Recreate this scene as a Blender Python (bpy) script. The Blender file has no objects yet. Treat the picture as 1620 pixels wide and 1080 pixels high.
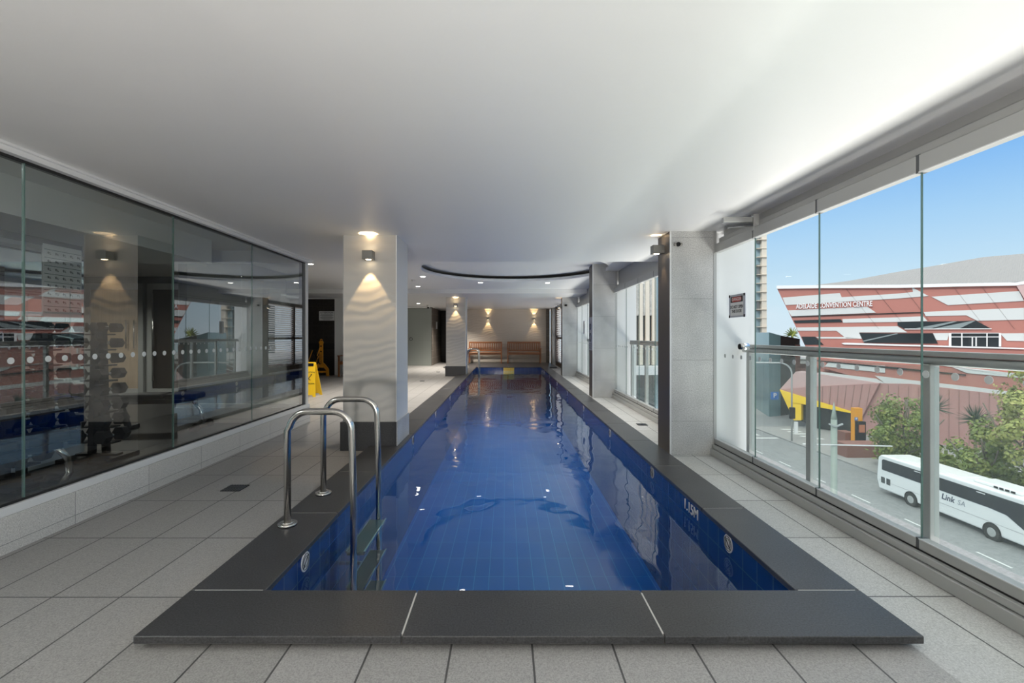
import bpy, bmesh, math, random
from mathutils import Vector, Matrix
R = math.radians
S = bpy.context.scene
COL = S.collection

# ------------------------------------------------------------------ camera
F, CX, CY, H = 740.0, 800.0, 531.0, 1.15        # focal length in px, vanishing point, eye height over the coping
cd = bpy.data.cameras.new('camera'); cam = bpy.data.objects.new('camera', cd); COL.objects.link(cam)
cam.location = (0, 0, H); cam.rotation_euler = (R(90), 0, 0)
cd.sensor_width = 36; cd.lens = F / 1620 * 36
cd.shift_x = (810 - CX) / 1620; cd.shift_y = (CY - 540) / 1620
cd.clip_end = 1000; cd.clip_start = .05
S.camera = cam
S.view_settings.view_transform = 'Standard'; S.view_settings.look = 'None'
S.view_settings.gamma = 1; S.view_settings.exposure = 0.5; S.view_settings.use_curve_mapping = False
S.cycles.max_bounces = 14; S.cycles.transparent_max_bounces = 24; S.cycles.glossy_bounces = 6; S.cycles.diffuse_bounces = 6
S.cycles.caustics_reflective = False; S.cycles.caustics_refractive = False
S.cycles.sample_clamp_indirect = 6.0

# ------------------------------------------------------------------ sky
W = bpy.data.worlds.new('sky'); S.world = W; W.use_nodes = True
nt = W.node_tree; nt.nodes.clear()
tc = nt.nodes.new('ShaderNodeTexCoord'); sp = nt.nodes.new('ShaderNodeSeparateXYZ')
rp = nt.nodes.new('ShaderNodeValToRGB'); bg = nt.nodes.new('ShaderNodeBackground'); wo = nt.nodes.new('ShaderNodeOutputWorld')
nz = nt.nodes.new('ShaderNodeTexNoise'); nr = nt.nodes.new('ShaderNodeValToRGB'); mx = nt.nodes.new('ShaderNodeMix')
mp = nt.nodes.new('ShaderNodeMapping')
mx.data_type = 'RGBA'
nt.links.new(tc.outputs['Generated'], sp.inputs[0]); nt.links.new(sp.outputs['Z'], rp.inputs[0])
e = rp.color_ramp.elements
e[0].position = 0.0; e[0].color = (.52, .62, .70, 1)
e[1].position = 1.0; e[1].color = (2.4, 2.4, 2.4, 1)        # unseen overhead sky, brightness added to light the room
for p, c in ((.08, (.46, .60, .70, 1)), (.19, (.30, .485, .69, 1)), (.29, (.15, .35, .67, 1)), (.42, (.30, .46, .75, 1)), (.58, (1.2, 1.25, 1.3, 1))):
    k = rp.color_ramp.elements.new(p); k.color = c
mp.inputs['Scale'].default_value = (1.2, 1.2, 4.5)
nt.links.new(tc.outputs['Generated'], mp.inputs[0]); nt.links.new(mp.outputs[0], nz.inputs['Vector'])
nz.inputs['Scale'].default_value = 2.2; nz.inputs['Detail'].default_value = 7; nz.inputs['Roughness'].default_value = .55
nr.color_ramp.elements[0].position = .52; nr.color_ramp.elements[1].position = .80
nr.color_ramp.elements[1].color = (.7, .7, .7, 1)
nt.links.new(nz.outputs[0], nr.inputs[0]); nt.links.new(nr.outputs[0], mx.inputs[0])
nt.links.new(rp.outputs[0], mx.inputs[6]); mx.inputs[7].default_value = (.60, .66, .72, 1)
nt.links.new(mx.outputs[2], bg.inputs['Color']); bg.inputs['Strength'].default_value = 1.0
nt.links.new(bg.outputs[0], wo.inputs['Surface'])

# ------------------------------------------------------------------ lights
def lamp(kind, name, loc, power, color=(1, 1, 1), rot=(0, 0, 0), **kw):
    l = bpy.data.lights.new(name, kind); l.energy = power; l.color = color
    for k, v in kw.items(): setattr(l, k, v)
    o = bpy.data.objects.new(name, l); COL.objects.link(o); o.location = loc; o.rotation_euler = rot
    return o
sun = lamp('SUN', 'sun', (0, -20, 40), 1.5, (1, .96, .90), angle=R(12))
sun.rotation_euler = Vector((.55, .60, -.62)).to_track_quat('-Z', 'Y').to_euler()
# added area lamp, unseen below the windows, fills the room from outside
b = lamp('AREA', 'window_fill', (8.6, 8.0, -6.2), 2400, (1, .96, .90), shape='RECTANGLE', size=34, size_y=3.6)
b.rotation_euler = Vector((-.72, 0, .69)).to_track_quat('-Z', 'Y').to_euler()
# added fill spots behind the camera, and the gym's strip light out of view
for x_, y_ in ((-1.6, -1.2), (.9, -1.2)):
    lamp('SPOT', 'rear_fill', (x_, y_, 2.17), 50, (1, .96, .9), spot_size=R(140), spot_blend=.8, shadow_soft_size=.06)
# added fill spot behind the camera, turned up to the ceiling
fl_ = lamp('SPOT', 'ceiling_fill', (-.5, -1.6, .75), 340, (1, .955, .90), spot_size=R(150), spot_blend=.7, shadow_soft_size=.10)
fl_.rotation_euler = Vector((-.12, .62, .78)).to_track_quat('-Z', 'Y').to_euler()
lamp('AREA', 'gym_strip_light', (-3.3, .9, 2.3), 35, (1, .98, .95), shape='RECTANGLE', size=.15, size_y=2.6)
for x_, y_ in ((-6.5, 4.0), (-6.2, 7.6), (-7.8, 7.8)):
    lamp('SPOT', 'gym_fill', (x_, y_, 2.3), 90, (1, .95, .86), spot_size=R(150), spot_blend=.8, shadow_soft_size=.06)  # added spots, out of view, to brighten the gym

# ------------------------------------------------------------------ materials
def mat(name, color=(.5, .5, .5), rough=.5, metal=0.0, spec=.5, emit=None, estr=1.0):
    m = bpy.data.materials.new(name); m.use_nodes = True
    p = m.node_tree.nodes['Principled BSDF']
    p.inputs['Base Color'].default_value = (*color, 1); p.inputs['Roughness'].default_value = rough
    p.inputs['Metallic'].default_value = metal; p.inputs['Specular IOR Level'].default_value = spec
    if emit: p.inputs['Emission Color'].default_value = (*emit, 1); p.inputs['Emission Strength'].default_value = estr
    return m
def nodes(m): return m.node_tree.nodes, m.node_tree.links, m.node_tree.nodes['Principled BSDF']
def coord(n, l, rot=(0, 0, 0), scale=(1, 1, 1), off=(0, 0, 0)):
    t = n.new('ShaderNodeTexCoord'); g = n.new('ShaderNodeMapping')
    g.inputs['Rotation'].default_value = rot; g.inputs['Scale'].default_value = scale; g.inputs['Location'].default_value = off
    l.new(t.outputs['Object'], g.inputs[0]); return g.outputs[0]
def axes(n, l, ab, off=(0, 0, 0)):
    t = n.new('ShaderNodeTexCoord'); q = n.new('ShaderNodeSeparateXYZ'); c = n.new('ShaderNodeCombineXYZ'); g = n.new('ShaderNodeVectorMath')
    l.new(t.outputs['Object'], q.inputs[0]); l.new(q.outputs['XYZ'.index(ab[0])], c.inputs[0]); l.new(q.outputs['XYZ'.index(ab[1])], c.inputs[1])
    g.inputs[1].default_value = off; l.new(c.outputs[0], g.inputs[0]); return g.outputs[0]
def ramp(n, l, fac, stops):
    r = n.new('ShaderNodeValToRGB'); el = r.color_ramp.elements
    el[0].position, el[1].position = stops[0][0], stops[-1][0]
    el[0].color = (*stops[0][1], 1); el[1].color = (*stops[-1][1], 1)
    for p, c in stops[1:-1]: el.new(p).color = (*c, 1)
    l.new(fac, r.inputs[0]); return r.outputs[0]
def noise(n, l, vec, scale, detail=3, rough=.5):
    t = n.new('ShaderNodeTexNoise'); t.inputs['Scale'].default_value = scale; t.inputs['Detail'].default_value = detail
    t.inputs['Roughness'].default_value = rough; l.new(vec, t.inputs['Vector']); return t.outputs[0]
def mixc(n, l, fac, a, b, mode='MIX'):
    x = n.new('ShaderNodeMix'); x.data_type = 'RGBA'; x.blend_type = mode
    for i, v in ((0, fac), (6, a), (7, b)):
        if isinstance(v, (int, float)): x.inputs[i].default_value = v
        elif isinstance(v, tuple): x.inputs[i].default_value = (*v, 1)
        else: l.new(v, x.inputs[i])
    return x.outputs[2]
def bump(n, l, p, h, strength, dist=.01):
    b = n.new('ShaderNodeBump'); b.inputs['Strength'].default_value = strength; b.inputs['Distance'].default_value = dist
    l.new(h, b.inputs['Height']); l.new(b.outputs[0], p.inputs['Normal'])
def brick(n, l, vec, w, h, mortar, c1, c2, cm, offset=0.0):
    t = n.new('ShaderNodeTexBrick'); t.offset = offset; t.squash = 1
    t.inputs['Scale'].default_value = 1; t.inputs['Brick Width'].default_value = w; t.inputs['Row Height'].default_value = h
    t.inputs['Mortar Size'].default_value = mortar; t.inputs['Mortar Smooth'].default_value = .1; t.inputs['Bias'].default_value = 0
    for k, c in (('Color1', c1), ('Color2', c2), ('Mortar', cm)): t.inputs[k].default_value = (*c, 1)
    l.new(vec, t.inputs['Vector']); return t
def speckled(name, c, spread, rough=.5, scale=160, spec=.4):
    m = mat(name, c, rough, spec=spec); n, l, p = nodes(m); v = coord(n, l)
    a = ramp(n, l, noise(n, l, v, scale, 2, .7), ((.30, tuple(x * (1 - spread) for x in c)), (.5, c), (.72, tuple(min(1, x * (1 + spread)) for x in c))))
    b_ = ramp(n, l, noise(n, l, v, 3, 4), ((.3, (.84, .84, .84)), (.7, (1.08, 1.08, 1.08))))
    l.new(mixc(n, l, 1.0, a, b_, 'MULTIPLY'), p.inputs['Base Color'])
    return m
def tiled(name, c, w, h, off, mortar=.004, cm=(.07, .07, .07), ab='XY', rough=.45, spread=.28, stagger=0.0, scale=170):
    m = mat(name, c, rough); n, l, p = nodes(m); v = coord(n, l)
    a = ramp(n, l, noise(n, l, v, scale, 2, .7), ((.30, tuple(x * (1 - spread) for x in c)), (.5, c), (.72, tuple(min(1, x * (1 + spread)) for x in c))))
    t = brick(n, l, axes(n, l, ab, off), w, h, mortar, (1, 1, 1), (.88, .88, .87), (0, 0, 0), stagger)
    a = mixc(n, l, 1.0, a, t.outputs['Color'], 'MULTIPLY')
    l.new(mixc(n, l, t.outputs['Fac'], a, cm), p.inputs['Base Color'])
    bump(n, l, p, t.outputs['Fac'], -.3, .004)
    return m
M = {}
M['ceiling'] = mat('ceiling_paint', (.80, .80, .79), .42)
n, l, p = nodes(M['ceiling']); v = coord(n, l); bump(n, l, p, noise(n, l, v, 9, 4), .12, .02)
M['white'] = mat('white_paint', (.78, .78, .76), .5)
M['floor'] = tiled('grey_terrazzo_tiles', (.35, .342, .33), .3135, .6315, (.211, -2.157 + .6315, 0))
M['floor_strip'] = tiled('grey_terrazzo_tiles_daylit', (.50, .50, .485), .3135, .6315, (-1.573, -2.165 + .6315, 0))  # same tiles in a lighter base colour, daylight put into the strip
M['kerb'] = tiled('pale_granite_kerb', (.62, .61, .585), .62, .6, (.1, 0, 0), ab='YZ', mortar=.002, cm=(.25, .25, .25))
M['coping'] = speckled('charcoal_granite', (.052, .052, .054), .5, .34, 130)
M['riser'] = speckled('brown_grey_stone', (.16, .145, .13), .3, .7)
M['grout'] = mat('pale_grout', (.55, .54, .51), .8)
M['column'] = mat('rippled_ivory_tile', (.54, .52, .48), .45)
n, l, p = nodes(M['column']); v = coord(n, l, scale=(1, 1, 1))
def ripples(m, strength):
    n, l, p = nodes(m)
    wv = n.new('ShaderNodeTexWave'); wv.bands_direction = 'Z'; wv.inputs['Scale'].default_value = 3.0; wv.inputs['Distortion'].default_value = 9.0
    wv.inputs['Detail'].default_value = 1.2; wv.inputs['Detail Scale'].default_value = .8
    l.new(coord(n, l, rot=(0, R(11), 0), scale=(.8, .8, 1)), wv.inputs['Vector']); bump(n, l, p, wv.outputs['Fac'], strength, .022)
ripples(M['column'], .14)
M['column_side'] = mat('white_column_side', (.78, .78, .76), .4)
M['far_wall'] = mat('rippled_greige_tile', (.60, .545, .475), .5)
ripples(M['far_wall'], .16)
M['terrazzo'] = speckled('speckled_grey_terrazzo', (.50, .50, .49), .35, .45, 110)
n, l, p = nodes(M['terrazzo']); src = p.inputs['Base Color'].links[0].from_socket
t = brick(n, l, axes(n, l, 'XZ', (-1.97, .28, 0)), 1.0, .62, .003, (1, 1, 1), (1, 1, 1), (.72, .72, .72)); l.new(mixc(n, l, 1.0, src, t.outputs['Color'], 'MULTIPLY'), p.inputs['Base Color'])
M['bronze'] = mat('bronze_grey_cladding', (.105, .092, .085), .45)
M['brown_tile'] = tiled('brown_stone_tiles', (.16, .135, .115), .62, .30, (0, .05, 0), ab='YZ', mortar=.006, cm=(.32, .29, .26), rough=.5, scale=25)
M['dark_tile'] = tiled('dark_brown_tiles', (.035, .028, .024), .62, .30, (0, .05, 0), ab='XZ', mortar=.004, cm=(.06, .05, .045), rough=.4, scale=25)
M['alu'] = mat('silver_aluminium', (.42, .425, .415), .40, .15)
M['alu_white'] = mat('pale_powder_coat', (.72, .73, .73), .4)
M['alu_dark'] = mat('dark_grey_aluminium', (.09, .095, .10), .4, .3)
M['gasket'] = mat('black_gasket', (.012, .012, .012), .7)
M['steel'] = mat('brushed_stainless', (.62, .60, .57), .16, 1.0)
n, l, p = nodes(M['steel']); l.new(ramp(n, l, noise(n, l, coord(n, l, scale=(60, 60, 3)), 1, 3), ((.3, (.12,) * 3), (.7, (.24,) * 3))), p.inputs['Roughness'])
M['chrome'] = mat('chrome', (.8, .8, .8), .06, 1.0)
M['bluetile'] = mat('cobalt_pool_tiles', (.01, .09, .45), .12)
n, l, p = nodes(M['bluetile'])
t = brick(n, l, axes(n, l, 'XZ'), .148, .148, .003, (.0015, .030, .165), (.002, .036, .19), (.07, .115, .21))
l.new(t.outputs['Color'], p.inputs['Base Color'])
M['bluetile_side'] = mat('cobalt_pool_tiles_on_long_side', (.01, .09, .45), .12)
n, l, p = nodes(M['bluetile_side'])
t = brick(n, l, axes(n, l, 'YZ'), .148, .148, .003, (.0015, .030, .165), (.002, .036, .19), (.07, .115, .21))
l.new(t.outputs['Color'], p.inputs['Base Color'])
M['poolfloor'] = mat('cobalt_pool_floor_tiles', (.01, .09, .45), .25)
n, l, p = nodes(M['poolfloor'])
t = brick(n, l, coord(n, l), .130, .345, .0028, (.001, .078, .33), (.0015, .088, .36), (.04, .20, .48))
l.new(t.outputs['Color'], p.inputs['Base Color'])
M['yellowtile'] = mat('yellow_pool_tiles', (.75, .50, .03), .15)
n, l, p = nodes(M['yellowtile']); t = brick(n, l, axes(n, l, 'XZ', (.093, 0, 0)), .0663, .0663, .002, (.78, .52, .03), (.72, .47, .03), (.85, .75, .4)); l.new(t.outputs['Color'], p.inputs['Base Color'])

def glassy(name, tint, ior=1.5, gain=1.0, dirt=0.0, water=False):
    m = bpy.data.materials.new(name); m.use_nodes = True; nt = m.node_tree; n = nt.nodes; l = nt.links; n.clear()
    o = n.new('ShaderNodeOutputMaterial'); tr = n.new('ShaderNodeBsdfTransparent'); gl = n.new('ShaderNodeBsdfGlossy')
    gl.inputs['Roughness'].default_value = 0.0; tr.inputs[0].default_value = (*tint, 1)
    fr = n.new('ShaderNodeFresnel'); fr.inputs['IOR'].default_value = ior
    mu = n.new('ShaderNodeMath'); mu.operation = 'MULTIPLY'; mu.use_clamp = True; mu.inputs[1].default_value = gain
    mxs = n.new('ShaderNodeMixShader'); gm = n.new('ShaderNodeNewGeometry'); iv = n.new('ShaderNodeMath'); iv.operation = 'SUBTRACT'; iv.inputs[0].default_value = 1.0; l.new(gm.outputs['Backfacing'], iv.inputs[1])
    m2 = n.new('ShaderNodeMath'); m2.operation = 'MULTIPLY'; l.new(fr.outputs[0], mu.inputs[0]); l.new(mu.outputs[0], m2.inputs[0]); l.new(iv.outputs[0], m2.inputs[1]); l.new(m2.outputs[0], mxs.inputs[0])
    first = tr
    if dirt:
        df = n.new('ShaderNodeBsdfDiffuse'); df.inputs[0].default_value = (.75, .78, .78, 1)
        mm = n.new('ShaderNodeMixShader'); mm.inputs[0].default_value = dirt
        l.new(tr.outputs[0], mm.inputs[1]); l.new(df.outputs[0], mm.inputs[2]); first = mm
    l.new(first.outputs[0], mxs.inputs[1]); l.new(gl.outputs[0], mxs.inputs[2]); l.new(mxs.outputs[0], o.inputs[0])
    if water:
        v = coord(n, l, scale=(1, .75, 1))
        a = noise(n, l, v, 1.5, 2, .45); b_ = noise(n, l, v, 6, 2, .5)
        ad = n.new('ShaderNodeMath'); ad.operation = 'MULTIPLY_ADD'; ad.inputs[1].default_value = .10
        l.new(b_, ad.inputs[0]); l.new(a, ad.inputs[2])
        bp = n.new('ShaderNodeBump'); bp.inputs['Strength'].default_value = .5; bp.inputs['Distance'].default_value = .026
        l.new(ad.outputs[0], bp.inputs['Height'])
        l.new(bp.outputs[0], gl.inputs['Normal']); l.new(bp.outputs[0], fr.inputs['Normal'])
    return m
M['water'] = glassy('clear_pool_water', (.60, .90, .97), 1.33, 1.3, water=True)
M['gym_glass'] = glassy('grey_tinted_glass', (.84, .875, .87), 1.7, 2.7)
M['pane'] = glassy('clear_window_glass', (.97, .985, .98), 1.45, .55)
M['rail_glass'] = glassy('dusty_balustrade_glass', (.93, .97, .96), 1.45, .6, dirt=.12)
M['mirror'] = mat('mirror_silver', (.82, .86, .85), .01, 1.0)
M['edge'] = mat('green_glass_edge', (.10, .17, .15), .2)
M['dots'] = mat('frosted_dots', (.62, .66, .66), .7)
M['wood'] = mat('oiled_teak', (.42, .17, .055), .42)
n, l, p = nodes(M['wood'])
l.new(ramp(n, l, noise(n, l, coord(n, l, scale=(3, 30, 30)), 3, 4), ((.3, (.20, .07, .022)), (.7, (.34, .13, .042)))), p.inputs['Base Color'])
M['timber'] = mat('pale_timber_veneer', (.40, .30, .20), .5)
n, l, p = nodes(M['timber'])
l.new(ramp(n, l, noise(n, l, coord(n, l, scale=(40, 40, 2)), 1, 4), ((.3, (.34, .25, .16)), (.7, (.44, .33, .22)))), p.inputs['Base Color'])
M['rubber'] = mat('black_rubber_floor', (.018, .018, .019), .35)
M['black'] = mat('black_plastic', (.008, .008, .009), .6, spec=.25)
M['blackpaint'] = mat('matt_black_steel', (.02, .02, .022), .5, .3)
M['gymwall'] = mat('grey_gym_wall', (.20, .20, .20), .6)
M['yellow'] = mat('yellow_plastic', (.90, .58, .02), .4)
M['orange'] = mat('orange_yellow_plastic', (.80, .33, .02), .4)
M['sign_white'] = mat('sign_white', (.75, .75, .74), .5)
M['sign_grey'] = mat('sign_grey', (.42, .44, .50), .5)
M['ink'] = mat('black_ink', (.02, .02, .02), .6)
M['red_ink'] = mat('red_ink', (.55, .05, .04), .5)
M['lens'] = mat('lamp_lens', (1, .9, .7), .3, emit=(1, .80, .52), estr=14)
M['cool_lens'] = mat('downlight_lens', (1, 1, 1), .3, emit=(1, .95, .86), estr=9)
M['gunmetal'] = mat('brushed_grey_lamp_metal', (.28, .27, .25), .4, .7)
M['frosted'] = mat('grey_green_frosted_glass', (.34, .37, .34), .35)
M['slats'] = mat('white_louvre_blade', (.80, .80, .80), .45)
M['brownframe'] = mat('brown_window_frame', (.09, .065, .055), .5)

# ------------------------------------------------------------------ mesh helpers
class MB:
    def __init__(s): s.b = bmesh.new()
    def box(s, x0, x1, y0, y1, z0, z1, bev=0.0, seg=2):
        r = bmesh.ops.create_cube(s.b, size=1)
        for v in r['verts']:
            v.co = Vector(((x0 + x1) / 2 + v.co.x * (x1 - x0), (y0 + y1) / 2 + v.co.y * (y1 - y0), (z0 + z1) / 2 + v.co.z * (z1 - z0)))
        if bev:
            ed = {e for v in r['verts'] for e in v.link_edges}
            bmesh.ops.bevel(s.b, geom=list(ed), offset=bev, segments=seg, affect='EDGES', profile=.5)
        return s
    def obox(s, c, size, mtx, bev=0.0):
        r = bmesh.ops.create_cube(s.b, size=1)
        for v in r['verts']:
            v.co = Vector(c) + mtx @ Vector((v.co.x * size[0], v.co.y * size[1], v.co.z * size[2]))
        if bev:
            ed = {e for v in r['verts'] for e in v.link_edges}
            bmesh.ops.bevel(s.b, geom=list(ed), offset=bev, segments=2, affect='EDGES', profile=.5)
        return s
    def bar(s, a, b, w, t, up=(0, 0, 1), bev=0.0):
        a, b = Vector(a), Vector(b); d = (b - a); L = d.length; d.normalize()
        u = Vector(up); sx = d.cross(u)
        if sx.length < 1e-4: sx = d.cross(Vector((0, 1, 0)))
        sx.normalize(); u2 = sx.cross(d)
        m = Matrix((sx, d, u2)).transposed()
        return s.obox((a + b) / 2, (w, L, t), m, bev)
    def cyl(s, a, b, r, r2=None, n=20, cap=True):
        a, b = Vector(a), Vector(b); d = b - a; q = d.to_track_quat('Z', 'Y').to_matrix(); r2 = r if r2 is None else r2
        A = [s.b.verts.new(a + q @ Vector((r * math.cos(2 * math.pi * k / n), r * math.sin(2 * math.pi * k / n), 0))) for k in range(n)]
        B = [s.b.verts.new(b + q @ Vector((r2 * math.cos(2 * math.pi * k / n), r2 * math.sin(2 * math.pi * k / n), 0))) for k in range(n)]
        for k in range(n):
            f = s.b.faces.new((A[k], A[(k + 1) % n], B[(k + 1) % n], B[k])); f.smooth = n > 8
        if cap: s.b.faces.new(A[::-1]); s.b.faces.new(B)
        return s
    def tube(s, pts, r, n=14):
        pts = [Vector(p) for p in pts]; rings = []
        up = None
        for i, p in enumerate(pts):
            d = (pts[min(i + 1, len(pts) - 1)] - pts[max(i - 1, 0)]).normalized()
            if up is None:
                up = d.orthogonal().normalized()
            up = (up - d * up.dot(d)).normalized(); w = d.cross(up)
            rings.append([s.b.verts.new(p + r * (math.cos(2 * math.pi * k / n) * up + math.sin(2 * math.pi * k / n) * w)) for k in range(n)])
        for A, B in zip(rings, rings[1:]):
            for k in range(n):
                f = s.b.faces.new((A[k], A[(k + 1) % n], B[(k + 1) % n], B[k])); f.smooth = True
        s.b.faces.new(rings[0][::-1]); s.b.faces.new(rings[-1])
        return s
    def prism(s, pts, off, bev=0.0):
        off = Vector(off); A = [s.b.verts.new(Vector(p)) for p in pts]; B = [s.b.verts.new(Vector(p) + off) for p in pts]
        n = len(pts); fs = [s.b.faces.new(A), s.b.faces.new(B[::-1])]
        for k in range(n): fs.append(s.b.faces.new((A[k], B[k], B[(k + 1) % n], A[(k + 1) % n])))
        if bev:
            ed = {e for f in fs for e in f.edges}
            bmesh.ops.bevel(s.b, geom=list(ed), offset=bev, segments=3, affect='EDGES', profile=.5)
        return s
    def face(s, pts): s.b.faces.new([s.b.verts.new(Vector(p)) for p in pts]); return s
    def build(s, name, m, parent=None, loc=None):
        bmesh.ops.recalc_face_normals(s.b, faces=s.b.faces[:])
        me = bpy.data.meshes.new(name); s.b.to_mesh(me); s.b.free(); me.materials.append(m)
        o = bpy.data.objects.new(name, me); COL.objects.link(o)
        put(o, parent); return o
def put(o, parent):
    if parent is None: return
    o.parent = parent
    # meshes are written in world coordinates; children of an empty keep them
    base = Vector((0, 0, 0)); q = parent
    while q: base += q.location; q = q.parent
    if o.type == 'MESH': o.data.transform(Matrix.Translation(-base))
def tag(o, label=None, cat=None, group=None, kind=None):
    if label: o['label'] = label
    if cat: o['category'] = cat
    if group: o['group'] = group
    if kind: o['kind'] = kind
    return o
def empty(name, loc, label, cat, group=None, kind=None):
    o = bpy.data.objects.new(name, None); COL.objects.link(o); o.location = loc; o.empty_display_size = .1
    return tag(o, label, cat, group, kind)
def copy_tree(o, loc, rotz=None):
    def rec(a, par):
        c = a.copy(); COL.objects.link(c)
        if par: c.parent = par
        for ch in [x for x in bpy.data.objects if x.parent == a]: rec(ch, c)
        return c
    c = rec(o, None); c.location = loc
    if rotz is not None: c.rotation_euler.z = rotz
    return c
def struct(o, label=None, cat=None): return tag(o, label, cat, None, 'structure')
def text(s, size, name, m, parent, loc, rot, depth=.002, sx=1.0, bold=0.0, align='CENTER', shear=0.0):
    cu = bpy.data.curves.new(name, 'FONT'); cu.body = s; cu.size = size; cu.extrude = depth; cu.align_x = align; cu.align_y = 'CENTER'
    cu.offset = bold; cu.shear = shear; cu.resolution_u = 3
    o = bpy.data.objects.new(name, cu); COL.objects.link(o)
    me = bpy.data.meshes.new_from_object(o.evaluated_get(bpy.context.evaluated_depsgraph_get()))
    bpy.data.objects.remove(o); bpy.data.curves.remove(cu)
    me.transform(Matrix.Translation(loc) @ rot.to_4x4() @ Matrix.Diagonal((sx, 1, 1, 1)))
    me.materials.clear(); me.materials.append(m)
    o = bpy.data.objects.new(name, me); COL.objects.link(o); put(o, parent); return o
def basis(x, y, z): return Matrix((x, y, z)).transposed()
FRONT = basis(Vector((1, 0, 0)), Vector((0, 0, 1)), Vector((0, -1, 0)))       # reads from -Y
FROM_LEFT = basis(Vector((0, -1, 0)), Vector((0, 0, 1)), Vector((-1, 0, 0)))  # on a plane X=const, reads from -X

# ------------------------------------------------------------------ dimensions
FL = -.055                       # tiled floor, coping top is z = 0
PX0, PX1, PY0, PY1 = -1.09, 1.315, 2.117, 17.26
CO0, CO1, CF = -1.427, 1.603, 1.79
WL = -.145                       # water level
CA, CB, CC = 2.21, 2.42, 2.30    # ceiling heights: near, middle, far
GX = -2.80                       # gym glass
WX = 2.14                        # window glass
YB = -3.2                        # back of the room

# ------------------------------------------------------------------ shell
m = MB()
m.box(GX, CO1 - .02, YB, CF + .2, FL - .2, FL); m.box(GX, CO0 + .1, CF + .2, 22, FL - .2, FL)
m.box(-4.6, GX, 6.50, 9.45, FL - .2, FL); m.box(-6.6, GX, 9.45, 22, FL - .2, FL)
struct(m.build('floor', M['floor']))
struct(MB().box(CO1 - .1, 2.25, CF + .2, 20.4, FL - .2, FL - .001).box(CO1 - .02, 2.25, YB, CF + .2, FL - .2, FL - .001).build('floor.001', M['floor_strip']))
struct(MB().box(-10, GX, YB, 6.5, FL - .2, FL).box(-10, -4.6, 6.5, 9.45, FL - .2, FL).build('floor.002', M['rubber']))
struct(MB().box(GX - .1, 2.21, YB, 6.7, CA, 2.75).build('ceiling', M['ceiling']))
struct(MB().box(-10, GX - .1, YB, 6.6, 2.34, 2.75).box(-10, -4.6, 6.6, 9.5, 2.34, 2.75).build('ceiling.001', M['white']))
# middle ceiling with its round raised recess
EC, EA, EB = (.17, 9.1), 1.79, 1.85
bm = bmesh.new(); N = 96; x0, x1, y0, y1 = -6.6, 2.25, 6.7, 12.7
def edge_pt(a):
    dx, dy = math.cos(a), math.sin(a); t = 1e9
    for q, d, lo, hi in ((EC[0], dx, x0, x1), (EC[1], dy, y0, y1)):
        if abs(d) > 1e-6: t = min(t, ((hi if d > 0 else lo) - q) / d)
    return EC[0] + dx * t, EC[1] + dy * t
angs = sorted([2 * math.pi * k / N for k in range(N)] + [math.atan2(y - EC[1], x - EC[0]) % (2 * math.pi) for x in (x0, x1) for y in (y0, y1)])
rings = []
for zz in (CB, CB + .062):
    I = [bm.verts.new((EC[0] + EA * math.cos(a), EC[1] + EB * math.sin(a), zz)) for a in angs]
    O = [bm.verts.new((*edge_pt(a), zz)) for a in angs]; rings.append((I, O))
n_ = len(angs)
for k in range(n_):
    j = (k + 1) % n_
    for (I, O) in rings: bm.faces.new((I[k], I[j], O[j], O[k]))
    (I0, O0), (I1, O1) = rings
    f = bm.faces.new((I0[k], I0[j], I1[j], I1[k])); f.smooth = True
    bm.faces.new((O0[k], O0[j], O1[j], O1[k]))
me_ = MB(); me_.b.free(); me_.b = bm
struct(me_.build('ceiling.002', M['ceiling']))
bm = bmesh.new(); I = []; O = []
for a in angs:
    I.append(bm.verts.new((EC[0] + (EA + .012) * math.cos(a), EC[1] + (EB + .012) * math.sin(a), CB + .064))); O.append(bm.verts.new((*edge_pt(a), CB + .064)))
for k in range(n_): bm.faces.new((I[k], I[(k + 1) % n_], O[(k + 1) % n_], O[k]))
me_ = MB(); me_.b.free(); me_.b = bm
struct(me_.build('recess_gap_shade', M['gasket']))  # black sheet on top of the plate, paints the shade in the gap
struct(MB().box(-6.6, 2.25, 6.7, 12.7, CB + .13, 2.9).build('ceiling.003', M['ceiling']))
struct(MB().box(-6.6, 2.25, 12.7, 22, CC, 2.9).build('ceiling.004', M['ceiling']))
# outer shell
struct(MB().box(-10.2, 2.6, YB - .2, YB, FL - .2, 2.9).build('wall_back', M['white']))
struct(MB().box(-10.2, -10, YB, 9.5, FL - .2, 2.9).build('wall_left', M['gymwall']))
struct(MB().box(-10, -4.5, 9.45, 9.6, FL - .2, 2.9).build('wall_gym_end', M['gymwall']))
struct(MB().box(-6.75, -6.6, 9.6, 22, FL - .2, 2.9).build('wall_lobby_left', M['gymwall']))
struct(MB().box(-10.4, 2.6, YB - .2, 22.4, 2.9, 3.1).build('roof', M['white']))
struct(MB().box(2.25, 2.6, YB, 20.6, 2.2, 2.9).build('wall_right', M['alu_white']))
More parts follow.
